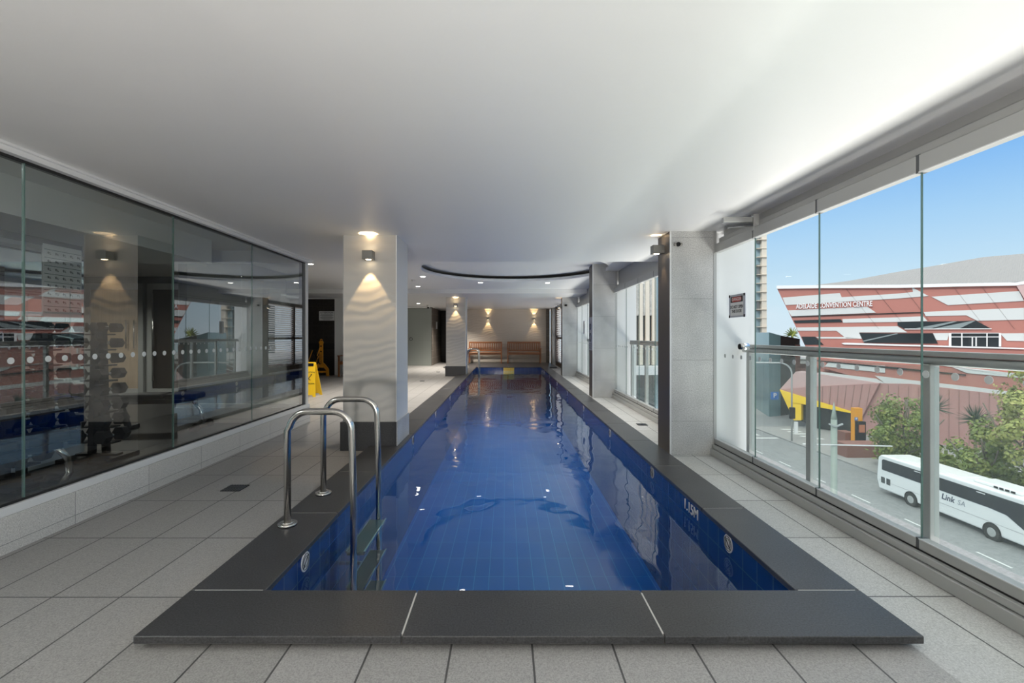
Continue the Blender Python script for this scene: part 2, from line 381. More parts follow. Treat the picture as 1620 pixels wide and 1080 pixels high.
# far wall behind the benches and its neighbours
struct(MB().box(-2.35, 1.74, 20.2, 20.4, FL, CC).build('wall_far', M['far_wall']))
struct(MB().box(1.74, 1.90, 20.15, 20.4, FL, CC).build('wall_far_end', M['brown_tile']))
struct(MB().box(-2.45, -2.35, 20.2, 22, FL, CC).build('wall_far_return', M['dark_tile']))
struct(MB().box(-3.05, -2.35, 21.6, 21.8, FL, CC).build('wall_passage_end', M['dark_tile']))
struct(MB().box(-3.10, -2.98, 18.95, 21.8, FL, CC).build('wall_passage_left', M['brown_tile']))
struct(MB().box(-6.6, -5.22, 14.30, 14.45, FL, CC).build('wall_lobby_dark', M['dark_tile']))
struct(MB().box(-6.6, -5.22, 14.28, 14.30, .74, .92).build('trim_2', M['gasket']))
struct(MB().box(-5.22, -3.4, 14.27, 14.45, FL, CC).build('wall_lobby_white', M['white']))
struct(MB().box(-6.6, -5.22, 14.27, 14.30, 2.27, CC).build('trim_3', M['white']))
struct(MB().box(-6.6, -2.98, 19.35, 19.45, FL, CC).build('wall_passage_back', M['gymwall']))
struct(MB().box(-4.9, -3.05, 18.3, 18.9, 2.27, CC).build('trim_4', M['white']))

# pillars of the window side: bronze flank towards the pool, pale terrazzo towards the door
def pier(y, x0, x1, d=.37):
    r = empty('pillar', (x0, y, FL), None, None, kind='structure')
    MB().box(x0 + .012, x1, y, y + d, FL, 2.62).build('body', M['terrazzo'], r)
    MB().box(x0, x0 + .012, y + .012, y + d, FL, 2.62).build('flank_panel', M['bronze'], r)
    MB().box(x0 - .001, x0 + .013, y - .003, y + .012, FL, 2.62).build('corner_bead', M['alu_white'], r)
    MB().box(x1 + .03, 2.178, y + .05, y + d, FL, 2.2).build('infill', M['alu_white'], r)
    MB().box(x1, x1 + .03, y - .004, y + d, FL, CA if y < 6 else 2.6).build('edge_channel', M['alu'], r)
    return r
pier(4.74, 1.665, 2.105); pier(9.15, 1.70, 2.15); pier(14.0, 1.70, 2.13)
struct(MB().box(1.93, 2.25, 19.3, 20.2, FL, CC).build('wall_far_pier', M['terrazzo']))

# pillars standing in the left coping
def ivory(y, x0, x1, top):
    r = empty('pillar', (x0, y, FL), None, None, kind='structure')
    MB().box(x0 + .03, x1 - .012, y, y + .54, FL, top).build('body', M['column'], r)
    MB().box(x1 - .012, x1, y - .004, y + .54, .2, top).build('pool_side_panel', M['column_side'], r)
    MB().box(x0 + .022, x0 + .03, y - .004, y + .54, .2, top).build('corner_bead', M['alu'], r)
    s_ = MB(); s_.box(x0, x1 + .002, y - .03, y + .56, FL, .245); s_.build('skirting', M['coping'], r)
    MB().box(x1 + .002, x1 + .012, y - .03, y + .56, 0, .25).build('skirting_side', M['terrazzo'], r)
ivory(4.93, -1.735, -1.146, CA + .05); ivory(13.95, -1.80, -1.19, CC + .05)

# ------------------------------------------------------------------ gym: kerb, glazing and shell
struct(MB().box(GX - .12, -2.76, YB, 6.60, FL, .15).box(-4.6, GX - .12, 6.48, 6.60, FL, .15).build('baseboard_gym', M['kerb']))
w = empty('window_1', (GX, 2.7, .15), 'long grey glass wall of the gym', None, kind='structure')
MB().box(GX - .05, -2.765, YB, 6.6, .15, .20, .004).box(-4.6, GX - .05, 6.53, 6.59, .15, .2, .004).build('sill_channel', M['alu_white'], w)
MB().box(GX - .03, GX + .012, YB, 6.5, .2, .214).build('gasket', M['gasket'], w)
MB().box(GX - .05, -2.74, YB, 6.6, 2.165, CA).box(-2.74, -2.72, YB, 6.62, 2.195, CA).box(-4.6, GX - .05, 6.53, 6.59, 2.165, CB).build('head_channel', M['alu_white'], w)
MB().box(GX - .035, GX + .016, YB, 6.5, 2.152, 2.167).build('gasket', M['gasket'], w)
MB().box(GX - .045, GX + .015, 6.44, 6.50, .2, 2.165).build('corner_post', M['alu_dark'], w)
MB().box(GX - .045, GX + .03, 6.50, 6.56, .2, 2.165).build('corner_post', M['alu_white'], w)
ys = [YB + .05, -2.16, -.94, .28, 1.50, 2.715, 3.935, 5.155, 6.44]
for a, c in zip(ys, ys[1:]):
    g = MB().box(GX - .006, GX + .006, a + .004, c - .004, .205, 2.16).build('glass_pane', M['gym_glass'], w)
    MB().box(GX - .006, GX + .007, a - .004, a + .004, .205, 2.16).build('joint', M['edge'], w)
    d = MB(); k0 = math.ceil((a - 2.856) / .108)
    for k in range(k0, math.floor((c - 2.856) / .108) + 1):
        y = 2.856 + .108 * k
        if 1.6 < y < 5.7: d.cyl((GX + .0062, y, 1.009), (GX + .0085, y, 1.009), .019, n=16)
    if len(d.b.verts): d.build('dot_row', M['dots'], w)
for a, c in ((-4.58, -3.7), (-3.7, GX - .05)):
    MB().box(a + .004, c - .004, 6.555, 6.567, .2, 2.165).build('glass_pane', M['gym_glass'], w)
# mirror wall, bulkhead, end wall with doors
struct(MB().box(-4.36, -4.27, YB, 4.72, FL, 2.34).build('wall_gym_mirror', M['gymwall']))
struct(MB().box(-5.4, -3.67, YB, 5.84, 2.05, 2.34).build('ceiling.005', M['white']))
struct(MB().box(-4.27, -4.25, YB, 4.72, FL, .12).build('baseboard_gym.001', M['alu_white']))
mr = tag(MB().box(-4.27, -4.25, .2, 4.71, .14, 1.98).build('wall_mirror', M['mirror']), 'tall frameless mirror along the gym wall behind the dumbbell racks', 'mirror')
po = tag(MB().box(-4.249, -4.243, 4.29, 4.68, 1.33, 2.0).build('exercise_chart', M['sign_white']), 'white exercise chart with rows of small figures above the dumbbell rack', 'poster')
pr = MB(); q = MB(); random.seed(4)
for i in range(8):
    z = 1.92 - i * .075
    q.box(-4.243, -4.2415, 4.30, 4.67, z + .028, z + .033)
    for j in range(5):
        y = 4.33 + j * .075
        pr.box(-4.243, -4.2415, y, y + .03, z - .002, z + .004); pr.box(-4.243, -4.2415, y + .006, y + .012, z - .012, z + .012); pr.box(-4.243, -4.2415, y + .02, y + .034, z - .014, z - .008)
pr.build('printed_figures', M['ink'], po); q.build('row_lines', M['edge'], po)  # the small exercise figures of the chart, one mesh

def glass_door(name, x0, x1, y, hx, label, inner):
    r = empty(name, (x0, y, FL), label, 'door', kind='structure')
    f = MB(); f.box(x0, x0 + .10, y - .05, y, FL, 2.2); f.box(x1 - .10, x1, y - .05, y, FL, 2.2); f.box(x0 + .1, x1 - .1, y - .05, y, 2.08, 2.2); f.box(x0 + .1, x1 - .1, y - .05, y, FL, .09)
    f.build('frame', M['alu'], r)
    MB().box(x0 + .1, x1 - .1, y - .03, y - .015, .09, 2.08).build('leaf_panel', inner, r)
    return r
d1 = glass_door('door_1', -8.45, -7.28, 9.44, 0, 'timber veneer door with slim steel pull bar in gym end wall', M['timber'])
for x in (-7.60, -7.44): MB().cyl((x, 9.36, .9), (x, 9.36, 1.47), .014).bar((x, 9.36, 1.4), (x, 9.42, 1.4), .015, .015).bar((x, 9.36, .97), (x, 9.42, .97), .015, .015).build('pull_handle', M['steel'], d1)
d2 = glass_door('door_2', -7.2, -6.0, 9.44, 0, 'dark glass door with full height pull bar in gym end wall', M['dark_tile'])
MB().cyl((-7.06, 9.36, .25), (-7.06, 9.36, 2.0), .018).bar((-7.06, 9.36, 1.8), (-7.06, 9.42, 1.8), .02, .02).bar((-7.06, 9.36, .5), (-7.06, 9.42, .5), .02, .02).build('pull_handle', M['steel'], d2)
struct(MB().box(-10, -4.6, 9.40, 9.45, 2.2, 2.34).build('trim_5', M['alu_dark']))
struct(MB().box(-4.62, -4.5, 6.60, 9.45, FL, 2.44).build('wall_gym_right', M['gymwall']))

# ------------------------------------------------------------------ window side: bays
def bay(i, y0, y1, joints, label, brackets=()):
    r = empty('window_%d' % i, (WX, (y0 + y1) / 2, FL), label, None, kind='structure')
    MB().box(2.075, 2.25, y0, y1, FL, .012, .004).build('sill_track', M['alu'], r)
    MB().box(2.09, 2.24, y0, y1, .016, .052, .004).build('guide_rail', M['alu'], r)
    MB().box(2.10, 2.23, y0, y1, .012, .016).box(2.115, 2.17, y0, y1, .052, .06).build('shadow_gap', M['gasket'], r)
    MB().box(2.21, 2.26, y0, y1, 2.085, 2.45).build('header_board', M['alu'], r)
    MB().box(2.195, 2.212, y0, y1, 2.14, 2.148).box(2.17, 2.22, y0, y1, 2.076, 2.09).build('shadow_gap', M['gasket'], r)
    MB().box(2.16, 2.215, y0, y1, 2.09, 2.138, .003).build('header_track', M['alu'], r)
    js = [y0] + list(joints) + [y1]
    for a, c in zip(js, js[1:]):
        g = MB().box(WX - .006, WX + .006, a + .002, c - .002, .11, 1.99).build('glass_pane', M['pane'], r)
        MB().box(2.115, 2.165, a + .01, c - .01, .06, .113, .003).build('bottom_rail', M['alu'], r)
        MB().box(2.115, 2.165, a + .01, c - .01, 1.986, 2.076, .003).build('top_rail', M['alu'], r)
        MB().box(2.113, 2.116, a + .01, c - .01, .109, .114).box(2.113, 2.116, a + .01, c - .01, 1.985, 1.990).build('glazing_bead', M['alu_white'], r)
    for y in joints:
        MB().box(2.118, 2.163, y - .012, y + .012, .056, .113).box(2.118, 2.163, y - .012, y + .012, 1.986, 2.08).build('hinge_block', M['alu_dark'], r)
        MB().box(WX - .0055, WX + .0055, y - .0012, y + .0012, .113, 1.986).build('glass_edge', M['edge'], r)
    d = MB()
    y = y0 + .15
    while y < y1 - .1:
        d.cyl((WX - .0085, y, .955), (WX - .0065, y, .955), .019, n=16); y += .155
    d.build('dot_row', M['dots'], r)
    return r
bay(2, YB, 4.74, (-2.4, -1.6, -.8, 0, .8, 1.6, 2.405, 3.19, 4.01), 'folding glass doors nearest the camera, overlooking the street')
bay(3, 5.11, 9.15, (5.9, 6.7, 7.5, 8.3), 'folding glass doors between the first and second pillar')
bay(4, 9.52, 14.0, (10.4, 11.3, 12.2, 13.1), 'folding glass doors between the second and third pillar')
lv = empty('window_5', (2.1, 16, FL), 'white louvred window in a brown frame beyond the third pillar', None, kind='structure')
f = MB(); f.box(2.06, 2.16, 14.37, 14.47, FL, 2.3); f.box(2.06, 2.16, 19.2, 19.3, FL, 2.3); f.box(2.06, 2.16, 14.47, 19.2, FL, .1); f.box(2.06, 2.16, 14.47, 19.2, 2.2, 2.3); f.box(2.06, 2.16, 14.47, 19.2, 1.02, 1.1); f.box(2.06, 2.16, 16.9, 17.0, .1, 2.2)
f.build('frame', M['brownframe'], lv)
sl = MB()
for k in range(29):
    z = .14 + k * .072
    if .98 < z < 1.12: continue
    for ya, yb in ((14.48, 16.89), (17.01, 19.19)): sl.bar((2.11, ya, z), (2.11, yb, z), .06, .008, up=(.55, 0, 1))
sl.build('louvre_blades', M['slats'], lv)

# white fins outside, at each pillar, and the balcony edge
for y in (4.86, 9.28, 14.1): struct(MB().box(2.175, 2.59, y, y + .24, -14, 5.0).build('fin_wall', M['alu_white']))
struct(MB().box(2.25, 2.48, YB, 20.4, -.4, -.09).build('floor.003', M['terrazzo']))
def balustrade(y0, y1, posts, label):
    X = 2.47; r = empty('balustrade', (X, (y0 + y1) / 2, -.09), label, 'railing')
    MB().tube([(X, y0, 1.005), (X, y1, 1.005)], .026).build('handrail', M['alu'], r)
    MB().box(X - .022, X + .022, y0, y1 - .02, 1.032, 1.062, .004).build('top_channel', M['alu'], r)
    for y in posts: MB().box(X - .028, X + .028, y - .028, y + .028, -.09, .985, .004).build('post', M['alu'], r)
    ps = [y0] + list(posts)
    for a, c in zip(posts, posts[1:]): MB().box(X - .005, X + .005, a + .03, c - .03, 0, .97).build('glass_panel', M['rail_glass'], r)
    return r
balustrade(YB, 4.84, (-1.5, -.45, .6, 1.65, 2.72, 3.78, 4.72), 'grey tube balustrade outside the glass doors nearest the camera')
balustrade(5.12, 9.24, (5.3, 6.3, 7.3, 8.2, 9.12), 'grey tube balustrade outside, seen between first and second pillar')
balustrade(9.6, 14.08, (9.8, 10.9, 12, 13, 13.9), 'grey tube balustrade outside, seen past the second pillar')

# ------------------------------------------------------------------ pool
pool = empty('swimming_pool', (.1125, 9.7, 0), 'long narrow lap pool with cobalt tiles and charcoal stone edge', 'pool')
MB().box(PX0 - .1, PX1 + .1, PY0 - .1, PY1 + .1, -1.12, -1.0).build('basin_floor', M['poolfloor'], pool)
MB().box(PX0 - .04, PX0, PY0 - .1, PY1 + .1, -1.0, -.0305).build('long_side_tiles', M['bluetile_side'], pool); MB().box(PX1, PX1 + .1, PY0 - .1, PY1 + .1, -1.0, -.03).build('long_side_tiles', M['bluetile_side'], pool)
MB().box(PX0, PX1, PY0 - .1, PY0, -1.0, -.03).build('end_tiles', M['bluetile'], pool); MB().box(PX0, PX1, PY1, PY1 + .1, -1.0, -.03).build('end_tiles', M['bluetile'], pool)
MB().box(.113 - .199, .113 + .199, PY1 - .006, PY1, -.46, -.03).build('yellow_marker', M['yellowtile'], pool)
MB().face([(PX0, PY0, WL), (PX1, PY0, WL), (PX1, PY1, WL), (PX0, PY1, WL)]).build('water', M['water'], pool)
KEEP = ((PY0, 4.89), (5.50, 13.90), (14.52, PY1))           # left coping between the pillars
rs = MB().box(CO0 + .04, CO1 - .04, CF + .04, CF + .3, FL, -.03).box(PX1 + .1, CO1 - .04, CF + .3, PY1 + .1, FL, -.03)
gr = MB().box(CO0 + .02, CO1 - .02, CF + .02, PY0 - .02, -.03, -.0015).box(PX1 + .01, CO1 - .02, PY0 - .02, PY1, -.03, -.0015)
for a, c in KEEP: rs.box(CO0 + .04, PX0 - .1, max(a, CF + .3), c, FL, -.03); gr.box(CO0 + .02, PX0 - .01, a, c - .01, -.03, -.0015)
rs.build('riser', M['riser'], pool); gr.build('coping_grout', M['grout'], pool)
def slab(x0, x1, y0, y1): MB().box(x0, x1, y0, y1, -.03, 0, .003, 1).build('coping_slab', M['coping'], pool)
for a, c in ((CO0, -.402), (-.398, .607), (.611, CO1)): slab(a, c, CF, PY0)
def run(x0, x1, a, c):
    k = max(1, round((c - a) / .985))
    for i in range(k): slab(x0, x1, a + (c - a) * i / k + .0015, a + (c - a) * (i + 1) / k - .0015)
run(PX1 - .004, CO1, PY0 + .0015, PY1)
for a, c in KEEP: run(CO0, PX0 + .004, a + .0015, c)
for a, c in ((4.89, 5.50),): slab(-1.130, PX0 + .004, a, c)
slab(-1.172, PX0 + .004, 13.90, 14.52)
for a, c in ((-2.3, -1.1), (-1.1, .1), (.1, 1.3), (1.3, 1.9)): slab(a, c - .003, PY1, 20.2)
# round "no diving" discs and depth figures on the waterline tiles
def disc(x, y, z, side):
    r = MB(); dx = .004 * side
    r.cyl((x, y, z), (x + dx, y, z), .052, n=24); o = r.build('no_diving_disc', M['sign_white'], pool)
    r = MB()
    for R_ in (.042, .028):
        for k in range(24):
            a0, a1 = 2 * math.pi * k / 24, 2 * math.pi * (k + 1) / 24
            r.bar((x + dx * 1.2, y + R_ * math.cos(a0), z + R_ * math.sin(a0)), (x + dx * 1.2, y + R_ * math.cos(a1), z + R_ * math.sin(a1)), .004, .002)
    r.bar((x + dx * 1.2, y - .028, z - .026), (x + dx * 1.2, y + .028, z + .026), .006, .002)
    r.build('printed_ring', M['ink'], o)
for y in (2.54, 3.99, 5.5, 7.3, 9.2, 11.2, 13.2, 15.2): disc(PX0, y, -.075, 1)
for y in (2.76, 4.2, 5.9, 7.9, 10, 12, 14, 16): disc(PX1, y, -.075, -1)
text('1.15M', .105, 'depth_figures', M['sign_white'], pool, Vector((PX1 - .002, 3.32, -.082)), FROM_LEFT)

# pool ladders
def ladder(y0, label, steps=True):
    r = empty('pool_ladder', (-1.2, y0, 0), label, 'ladder', 'pool ladders')
    for y in (y0, y0 + .56):
        pts = [(-1.325, y, .004)]; top = .69; rad = .115; xa, xb = -1.325, -.935
        pts.append((xa, y, top - rad))
        for k in range(1, 9):
            a = math.pi - k * math.pi / 16; pts.append((xa + .012 + rad + rad * math.cos(a), y, top - rad + rad * math.sin(a)))
        for k in range(0, 9):
            a = math.pi / 2 - k * math.pi / 16; pts.append((xb - .0 - rad + rad * math.cos(a), y, top - rad + rad * math.sin(a)))
        pts += [(xb + .012, y, .1), (xb + .015, y, -.9)]
        MB().tube(pts, .0205, 18).build('rail', M['steel'], r)
        MB().cyl((-1.325, y, 0), (-1.325, y, .016), .055, n=28).cyl((-1.325, y, .016), (-1.325, y, .024), .038, n=28).build('flange', M['steel'], r)
    for k in range(3):
        z = WL - .03 - .22 * k
        t_ = MB().box(-.975, -.865, y0 + .02, y0 + .54, z - .02, z, .006).build('tread', M['alu_dark'], r)
        MB().bar((-.975, y0 + .02, z + .003), (-.975, y0 + .54, z + .003), .01, .01).bar((-.865, y0 + .02, z + .003), (-.865, y0 + .54, z + .003), .01, .01).build('tread_edge', M['steel'], t_)
    for y in (y0, y0 + .56): MB().bar((-1.09, y, -.5), (-.92, y, -.5), .02, .02).build('wall_strut', M['steel'], r)
    return r
lad = ladder(2.84, 'stainless steel pool ladder at the near left corner of the pool')
l2 = copy_tree(lad, (-1.2, 16.0, 0)); l2['label'] = 'small stainless steel pool ladder at the far end in front of the benches'

# ------------------------------------------------------------------ wall lamps and ceiling lights
def sconce(x, y, z, d, label, power=13.0):
    d = Vector(d); r = empty('wall_lamp', (x, y, z), label, 'wall light', 'up and down wall lamps')
    c = Vector((x, y, z)) + d * .075; s_ = Vector((d.y, -d.x, 0))
    m_ = basis(s_, -d, Vector((0, 0, 1)))
    MB().obox(c, (.10, .10, .085), m_, .003).build('housing', M['gunmetal'], r)
    MB().obox(Vector((x, y, z)) + d * .0125, (.075, .024, .08), m_).build('wall_plate', M['gunmetal'], r)
    for sgn in (1, -1):
        MB().cyl(c + Vector((0, 0, .0427 * sgn)), c + Vector((0, 0, .0445 * sgn)), .028, n=20).build('lens', M['lens'], r)
        L = lamp('SPOT', 'wall_lamp_beam', c + Vector((0, 0, .055 * sgn)), power, (1, .68, .34), (0, 0, 0) if sgn < 0 else (math.pi, 0, 0), spot_size=R(60), spot_blend=.18, shadow_soft_size=.012)
        L.location = c + Vector((0, 0, .055 * sgn)); put(L, r); L.location = L.location - Vector((x, y, z))
    return r
sconce(-1.425, 4.93, 1.985, (0, -1, 0), 'wall lamp glowing on the large rippled pillar beside the near ladder')
sconce(-1.49, 13.95, 2.07, (0, -1, 0), 'wall lamp on the far rippled pillar left of the benches')
sconce(-.76, 20.2, 1.90, (0, -1, 0), 'wall lamp on the far wall above the left bench')
sconce(1.225, 20.2, 1.88, (0, -1, 0), 'wall lamp on the far wall above the right bench')
sconce(1.665, 4.93, 2.055, (-1, 0, 0), 'wall lamp on the bronze flank of the nearest window pillar', 3)
sconce(1.70, 14.2, 2.03, (-1, 0, 0), 'tiny wall lamp on the flank of the third window pillar', 3)
def downlight(x, y, z, label, power=130, r=.055):
    o = empty('downlight', (x, y, z), label, 'ceiling light', 'recessed downlights')
    MB().cyl((x, y, z - .006), (x, y, z), r + .016, n=28).build('trim_ring', M['white'], o)
    MB().cyl((x, y, z - .0075), (x, y, z - .006), r, n=28).build('lens', M['cool_lens'], o)
    L = lamp('SPOT', 'downlight_beam', (0, 0, -.03), power, (1, .92, .82), spot_size=R(120), spot_blend=.8, shadow_soft_size=.05); L.parent = o
for x, y, z, s_ in ((-1.77, 10.0, CB, 'downlight at the left tip of the round ceiling recess'), (-.60, 11.15, CB, 'downlight behind the round recess, middle one of the row'), (1.0, 11.2, CB, 'downlight behind the round recess, nearest the window pillars'),
                    (-.65, 7.12, CB, None), (.95, 7.12, CB, None), (-2.25, 12.0, CB, 'downlight just right of the large pillar, above the passage'), (-3.45, 8.25, CB, 'downlight over the lobby, just right of the gym glass corner')):
    if s_: downlight(x, y, z, s_)
    else: downlight(x, y, z, 'downlight in the ceiling hidden above the near edge, mirrored in the water')
downlight(-1.85, 16.6, CC, 'added fill downlight behind the far rippled pillar, nearer the pool end', 260)  # added to brighten the far end, out of sight behind the pillar
downlight(-1.85, 18.8, CC, 'added fill downlight behind the far rippled pillar, close to the far wall', 260)  # second added lamp for the far wall, also out of sight
downlight(-2.75, 9.6, CB, 'added fill downlight hidden behind the large near pillar', 110)  # added fill for the lobby side, unseen behind the pillar
downlight(-3.1, 16.6, CC, 'downlight in front of the frosted glass wall')
downlight(-5.9, 7.2, 2.34, 'dim downlight in the gym ceiling before the timber door', 6)

# ------------------------------------------------------------------ benches
def bench(x, y, label, group='teak benches'):
    W_, D = 1.42, .50
    r = empty('garden_bench', (x, y, 0), label, 'bench', group)
    def B(name, *bx):
        m_ = MB()
        for q_ in bx: m_.box(x + q_[0], x + q_[1], y + q_[2], y + q_[3], q_[4], q_[5], .005, 1)
        return m_.build(name, M['wood'], r)
    h = W_ / 2
    for sx in (-1, 1):
        xa, xb = (sx * h - (.055 if sx > 0 else 0), sx * h + (.055 if sx < 0 else 0))
        B('front_leg', (xa, xb, -D / 2, -D / 2 + .055, 0, .60)); B('rear_leg', (xa, xb, D / 2 - .05, D / 2, 0, .90))
        B('armrest', (xa - .01, xb + .01, -D / 2 - .03, D / 2, .60, .63)); B('side_rail', (xa + .015, xb - .015, -D / 2 + .055, D / 2 - .05, .36, .42))
    B('seat_apron', (-h + .055, h - .055, -D / 2 + .01, -D / 2 + .035, .36, .425))
    for k in range(6): B('seat_slat', (-h + .02, h - .02, -D / 2 - .01 + k * .078, -D / 2 - .01 + k * .078 + .062, .425, .445))
    B('top_rail', (-h + .055, h - .055, D / 2 - .045, D / 2 - .01, .83, .90)); B('lower_rail', (-h + .055, h - .055, D / 2 - .045, D / 2 - .01, .50, .555))
    for k in range(17):
        xx = -h + .10 + k * (W_ - .2) / 16; B('back_slat', (xx - .02, xx + .02, D / 2 - .038, D / 2 - .018, .555, .83))
    return r
bench(.775, 19.75, 'slatted teak bench below the right far wall lamp')
bench(-.86, 19.75, 'slatted teak bench partly hidden behind the far pillar')

bench(-4.22, 13.98, 'slatted teak bench almost hidden behind the large near pillar').location.z = FL

# ------------------------------------------------------------------ yellow signs
r = empty('wet_floor_sign', (-3.90, 9.39, FL), 'bright yellow folding wet floor sign standing by the gym corner', 'floor sign')
for sgn, nm in ((-1, 'front_panel'), (1, 'rear_panel')):
    pan = MB(); zt = .62
    def pt(x, z, off=0): return (-3.90 + x, 9.39 + sgn * (.16 * (1 - (z - FL) / (zt - FL)) + .012) + off, z)
    pan.prism([pt(-.15, FL), pt(-.10, FL), pt(-.08, FL + .035), pt(.08, FL + .035), pt(.10, FL), pt(.15, FL), pt(.085, zt - .02), pt(.07, zt), pt(-.07, zt), pt(-.085, zt - .02)], (0, .012, 0))
    o = pan.build(nm, M['yellow'], r)
    pr = MB()
    if sgn < 0:
        pr.box(-3.955, -3.845, 9.355, 9.372, .54, .60)
        o2 = pr.build('handle_slot', M['black'], o)
        nrm = Vector((0, -1, -.16 / (zt - FL) * -1)).normalized(); up = Vector((0, .16 / (zt - FL), 1)).normalized(); rt = Vector((1, 0, 0)); RM = basis(rt, up, rt.cross(up))
        text('CAUTION', .042, 'caution_lettering', M['ink'], o, Vector(pt(0, .42, -.004)), RM)
        text('WET FLOOR', .036, 'caution_lettering', M['ink'], o, Vector(pt(0, .20, -.004)), RM)
        g = MB(); g.bar(pt(-.02, .30, -.004), pt(.02, .36, -.004), .014, .003, up=nrm); g.bar(pt(.02, .27, -.004), pt(-.03, .30, -.004), .012, .003, up=nrm); g.cyl(pt(.03, .375, -.006), pt(.03, .375, -.003), .014); g.build('slipping_figure', M['ink'], o)
r = empty('folding_barrier', (-5.52, 14.0, FL), 'orange folding barrier with a lattice gate by the dark tiled wall', 'barrier')
bx, by = -5.52, 13.98
pf = MB(); pf.prism([(bx - .05, by, .2), (bx + .05, by, .2), (bx + .045, by, .90), (bx + .065, by, .96), (bx + .03, by, 1.0), (bx - .03, by, 1.0), (bx - .065, by, .96), (bx - .045, by, .90)], (0, .05, 0)); pf.build('post', M['orange'], r)
pf = MB(); pf.tube([(bx + .03 * math.cos(a), by + .025, 1.01 + .035 * math.sin(a)) for a in [math.pi * k / 8 for k in range(9)]], .012, 8); pf.build('handle', M['orange'], r)
for sx in (-1, 1):
    pf = MB(); pf.prism([(bx + sx * .04, by, .36), (bx + sx * .05, by, .24), (bx + sx * .15, by, .12), (bx + sx * .155, by, FL), (bx + sx * .23, by, FL), (bx + sx * .22, by, .16), (bx + sx * .11, by, .30)], (0, .05, 0)); pf.build('foot', M['orange'], r)
pf = MB(); pf.box(bx - .2, bx + .2, by + .005, by + .045, .05, .10); pf.build('foot_brace', M['orange'], r)
pf = MB()
for z in (.68, .84): pf.cyl((bx, by - .004, z), (bx, by + .0, z), .024)
pf.build('hole', M['black'], r)
text('CAUTION', .07, 'caution_lettering', M['ink'], r, Vector((bx, by - .003, .46)), FRONT @ Matrix.Rotation(R(90), 3, 'Z'), sx=1)
for (a, c, mm) in (((-.06, .55), (-.22, .10), 'orange'), ((-.24, .72), (-.40, .28), 'orange'), ((-.22, .70), (-.02, .30), 'black'), ((-.02, .80), (-.10, .55), 'orange')):
    MB().bar((bx + a[0], by - .03, a[1]), (bx + c[0], by - .03, c[1]), .012, .05, up=(0, 1, 0)).build('lattice_bar', M[mm], r)
at = tag(MB().box(-5.70, -5.235, 14.288, 14.30, 1.615, 1.90).build('notice_board', M['sign_white']), 'white attention notice on the dark tiled wall above the folding barrier', 'sign')
text('ATTENTION', .072, 'heading', M['ink'], at, Vector((-5.467, 14.287, 1.855)), FRONT)
pr = MB()
for k, wd in enumerate((.36, .40, .30, .38, .40, .34, .22)): pr.box(-5.467 - wd / 2, -5.467 + wd / 2, 14.2865, 14.288, 1.80 - k * .026, 1.808 - k * .026)
pr.build('small_print', M['ink'], at)

# frosted glass screen of the shower room
fg = tag(MB().box(-4.6, -3.0, 18.90, 18.915, FL, 2.26).build('frosted_screen', M['frosted']), 'grey green frosted glass screen at the end of the left passage', 'glass screen')
g = MB()
for k in range(20):
    a0, a1 = 2 * math.pi * k / 20, 2 * math.pi * (k + 1) / 20
    g.bar((-3.82 + .06 * math.cos(a0), 18.87, 1.02 + .06 * math.sin(a0)), (-3.82 + .06 * math.cos(a1), 18.87, 1.02 + .06 * math.sin(a1)), .014, .014)
g.build('ring_handle', M['blackpaint'], fg)
tag(MB().box(-2.979, -2.965, 20.0, 20.3, 1.45, 1.75).build('wall_notice', M['sign_white']), 'small white notice on the brown tiled passage wall', 'sign')
cm = tag(MB().cyl((-2.9, 17.5, 2.22), (-2.9, 17.5, CC), .05).build('security_camera', M['white']), 'small dome security camera under the ceiling by the brown tiles', 'camera')
MB().cyl((-2.9, 17.5, 2.17), (-2.9, 17.5, 2.22), .02, .045).build('dome', M['black'], cm)
for (x, y, s_) in ((-2.1, 10.6, 'small white smoke detector left of the round recess'),):
    o = tag(MB().cyl((x, y, CB - .012), (x, y, CB), .05, n=24).cyl((x, y, CB - .04), (x, y, CB - .012), .026, .038, n=24).build('smoke_detector', M['white']), s_, 'smoke detector')

# floor drains
def drain(x, y, s_, label):
    o = tag(MB().box(x - s_ / 2, x + s_ / 2, y - s_ / 2, y + s_ / 2, FL, FL + .004).build('floor_drain', M['black']), label, 'floor drain', 'floor drains')
    g = MB()
    for k in range(7):
        t_ = -s_ / 2 + s_ * (k + .5) / 7; g.box(x + t_ - .003, x + t_ + .003, y - s_ / 2, y + s_ / 2, FL + .004, FL + .006); g.box(x - s_ / 2, x + s_ / 2, y + t_ - .003, y + t_ + .003, FL + .004, FL + .006)
    g.build('grate', M['alu_dark'], o)
drain(-2.14, 3.70, .15, 'square black floor drain in the grey tiles left of the near ladder')
drain(-2.22, 12.45, .12, 'tiny floor drain beyond the large pillar, nearer of two')
drain(-2.25, 15.6, .12, 'tiny floor drain beside the far rippled pillar')
drain(1.85, 6.35, .13, 'small floor drain on the window side between first and second pillar')

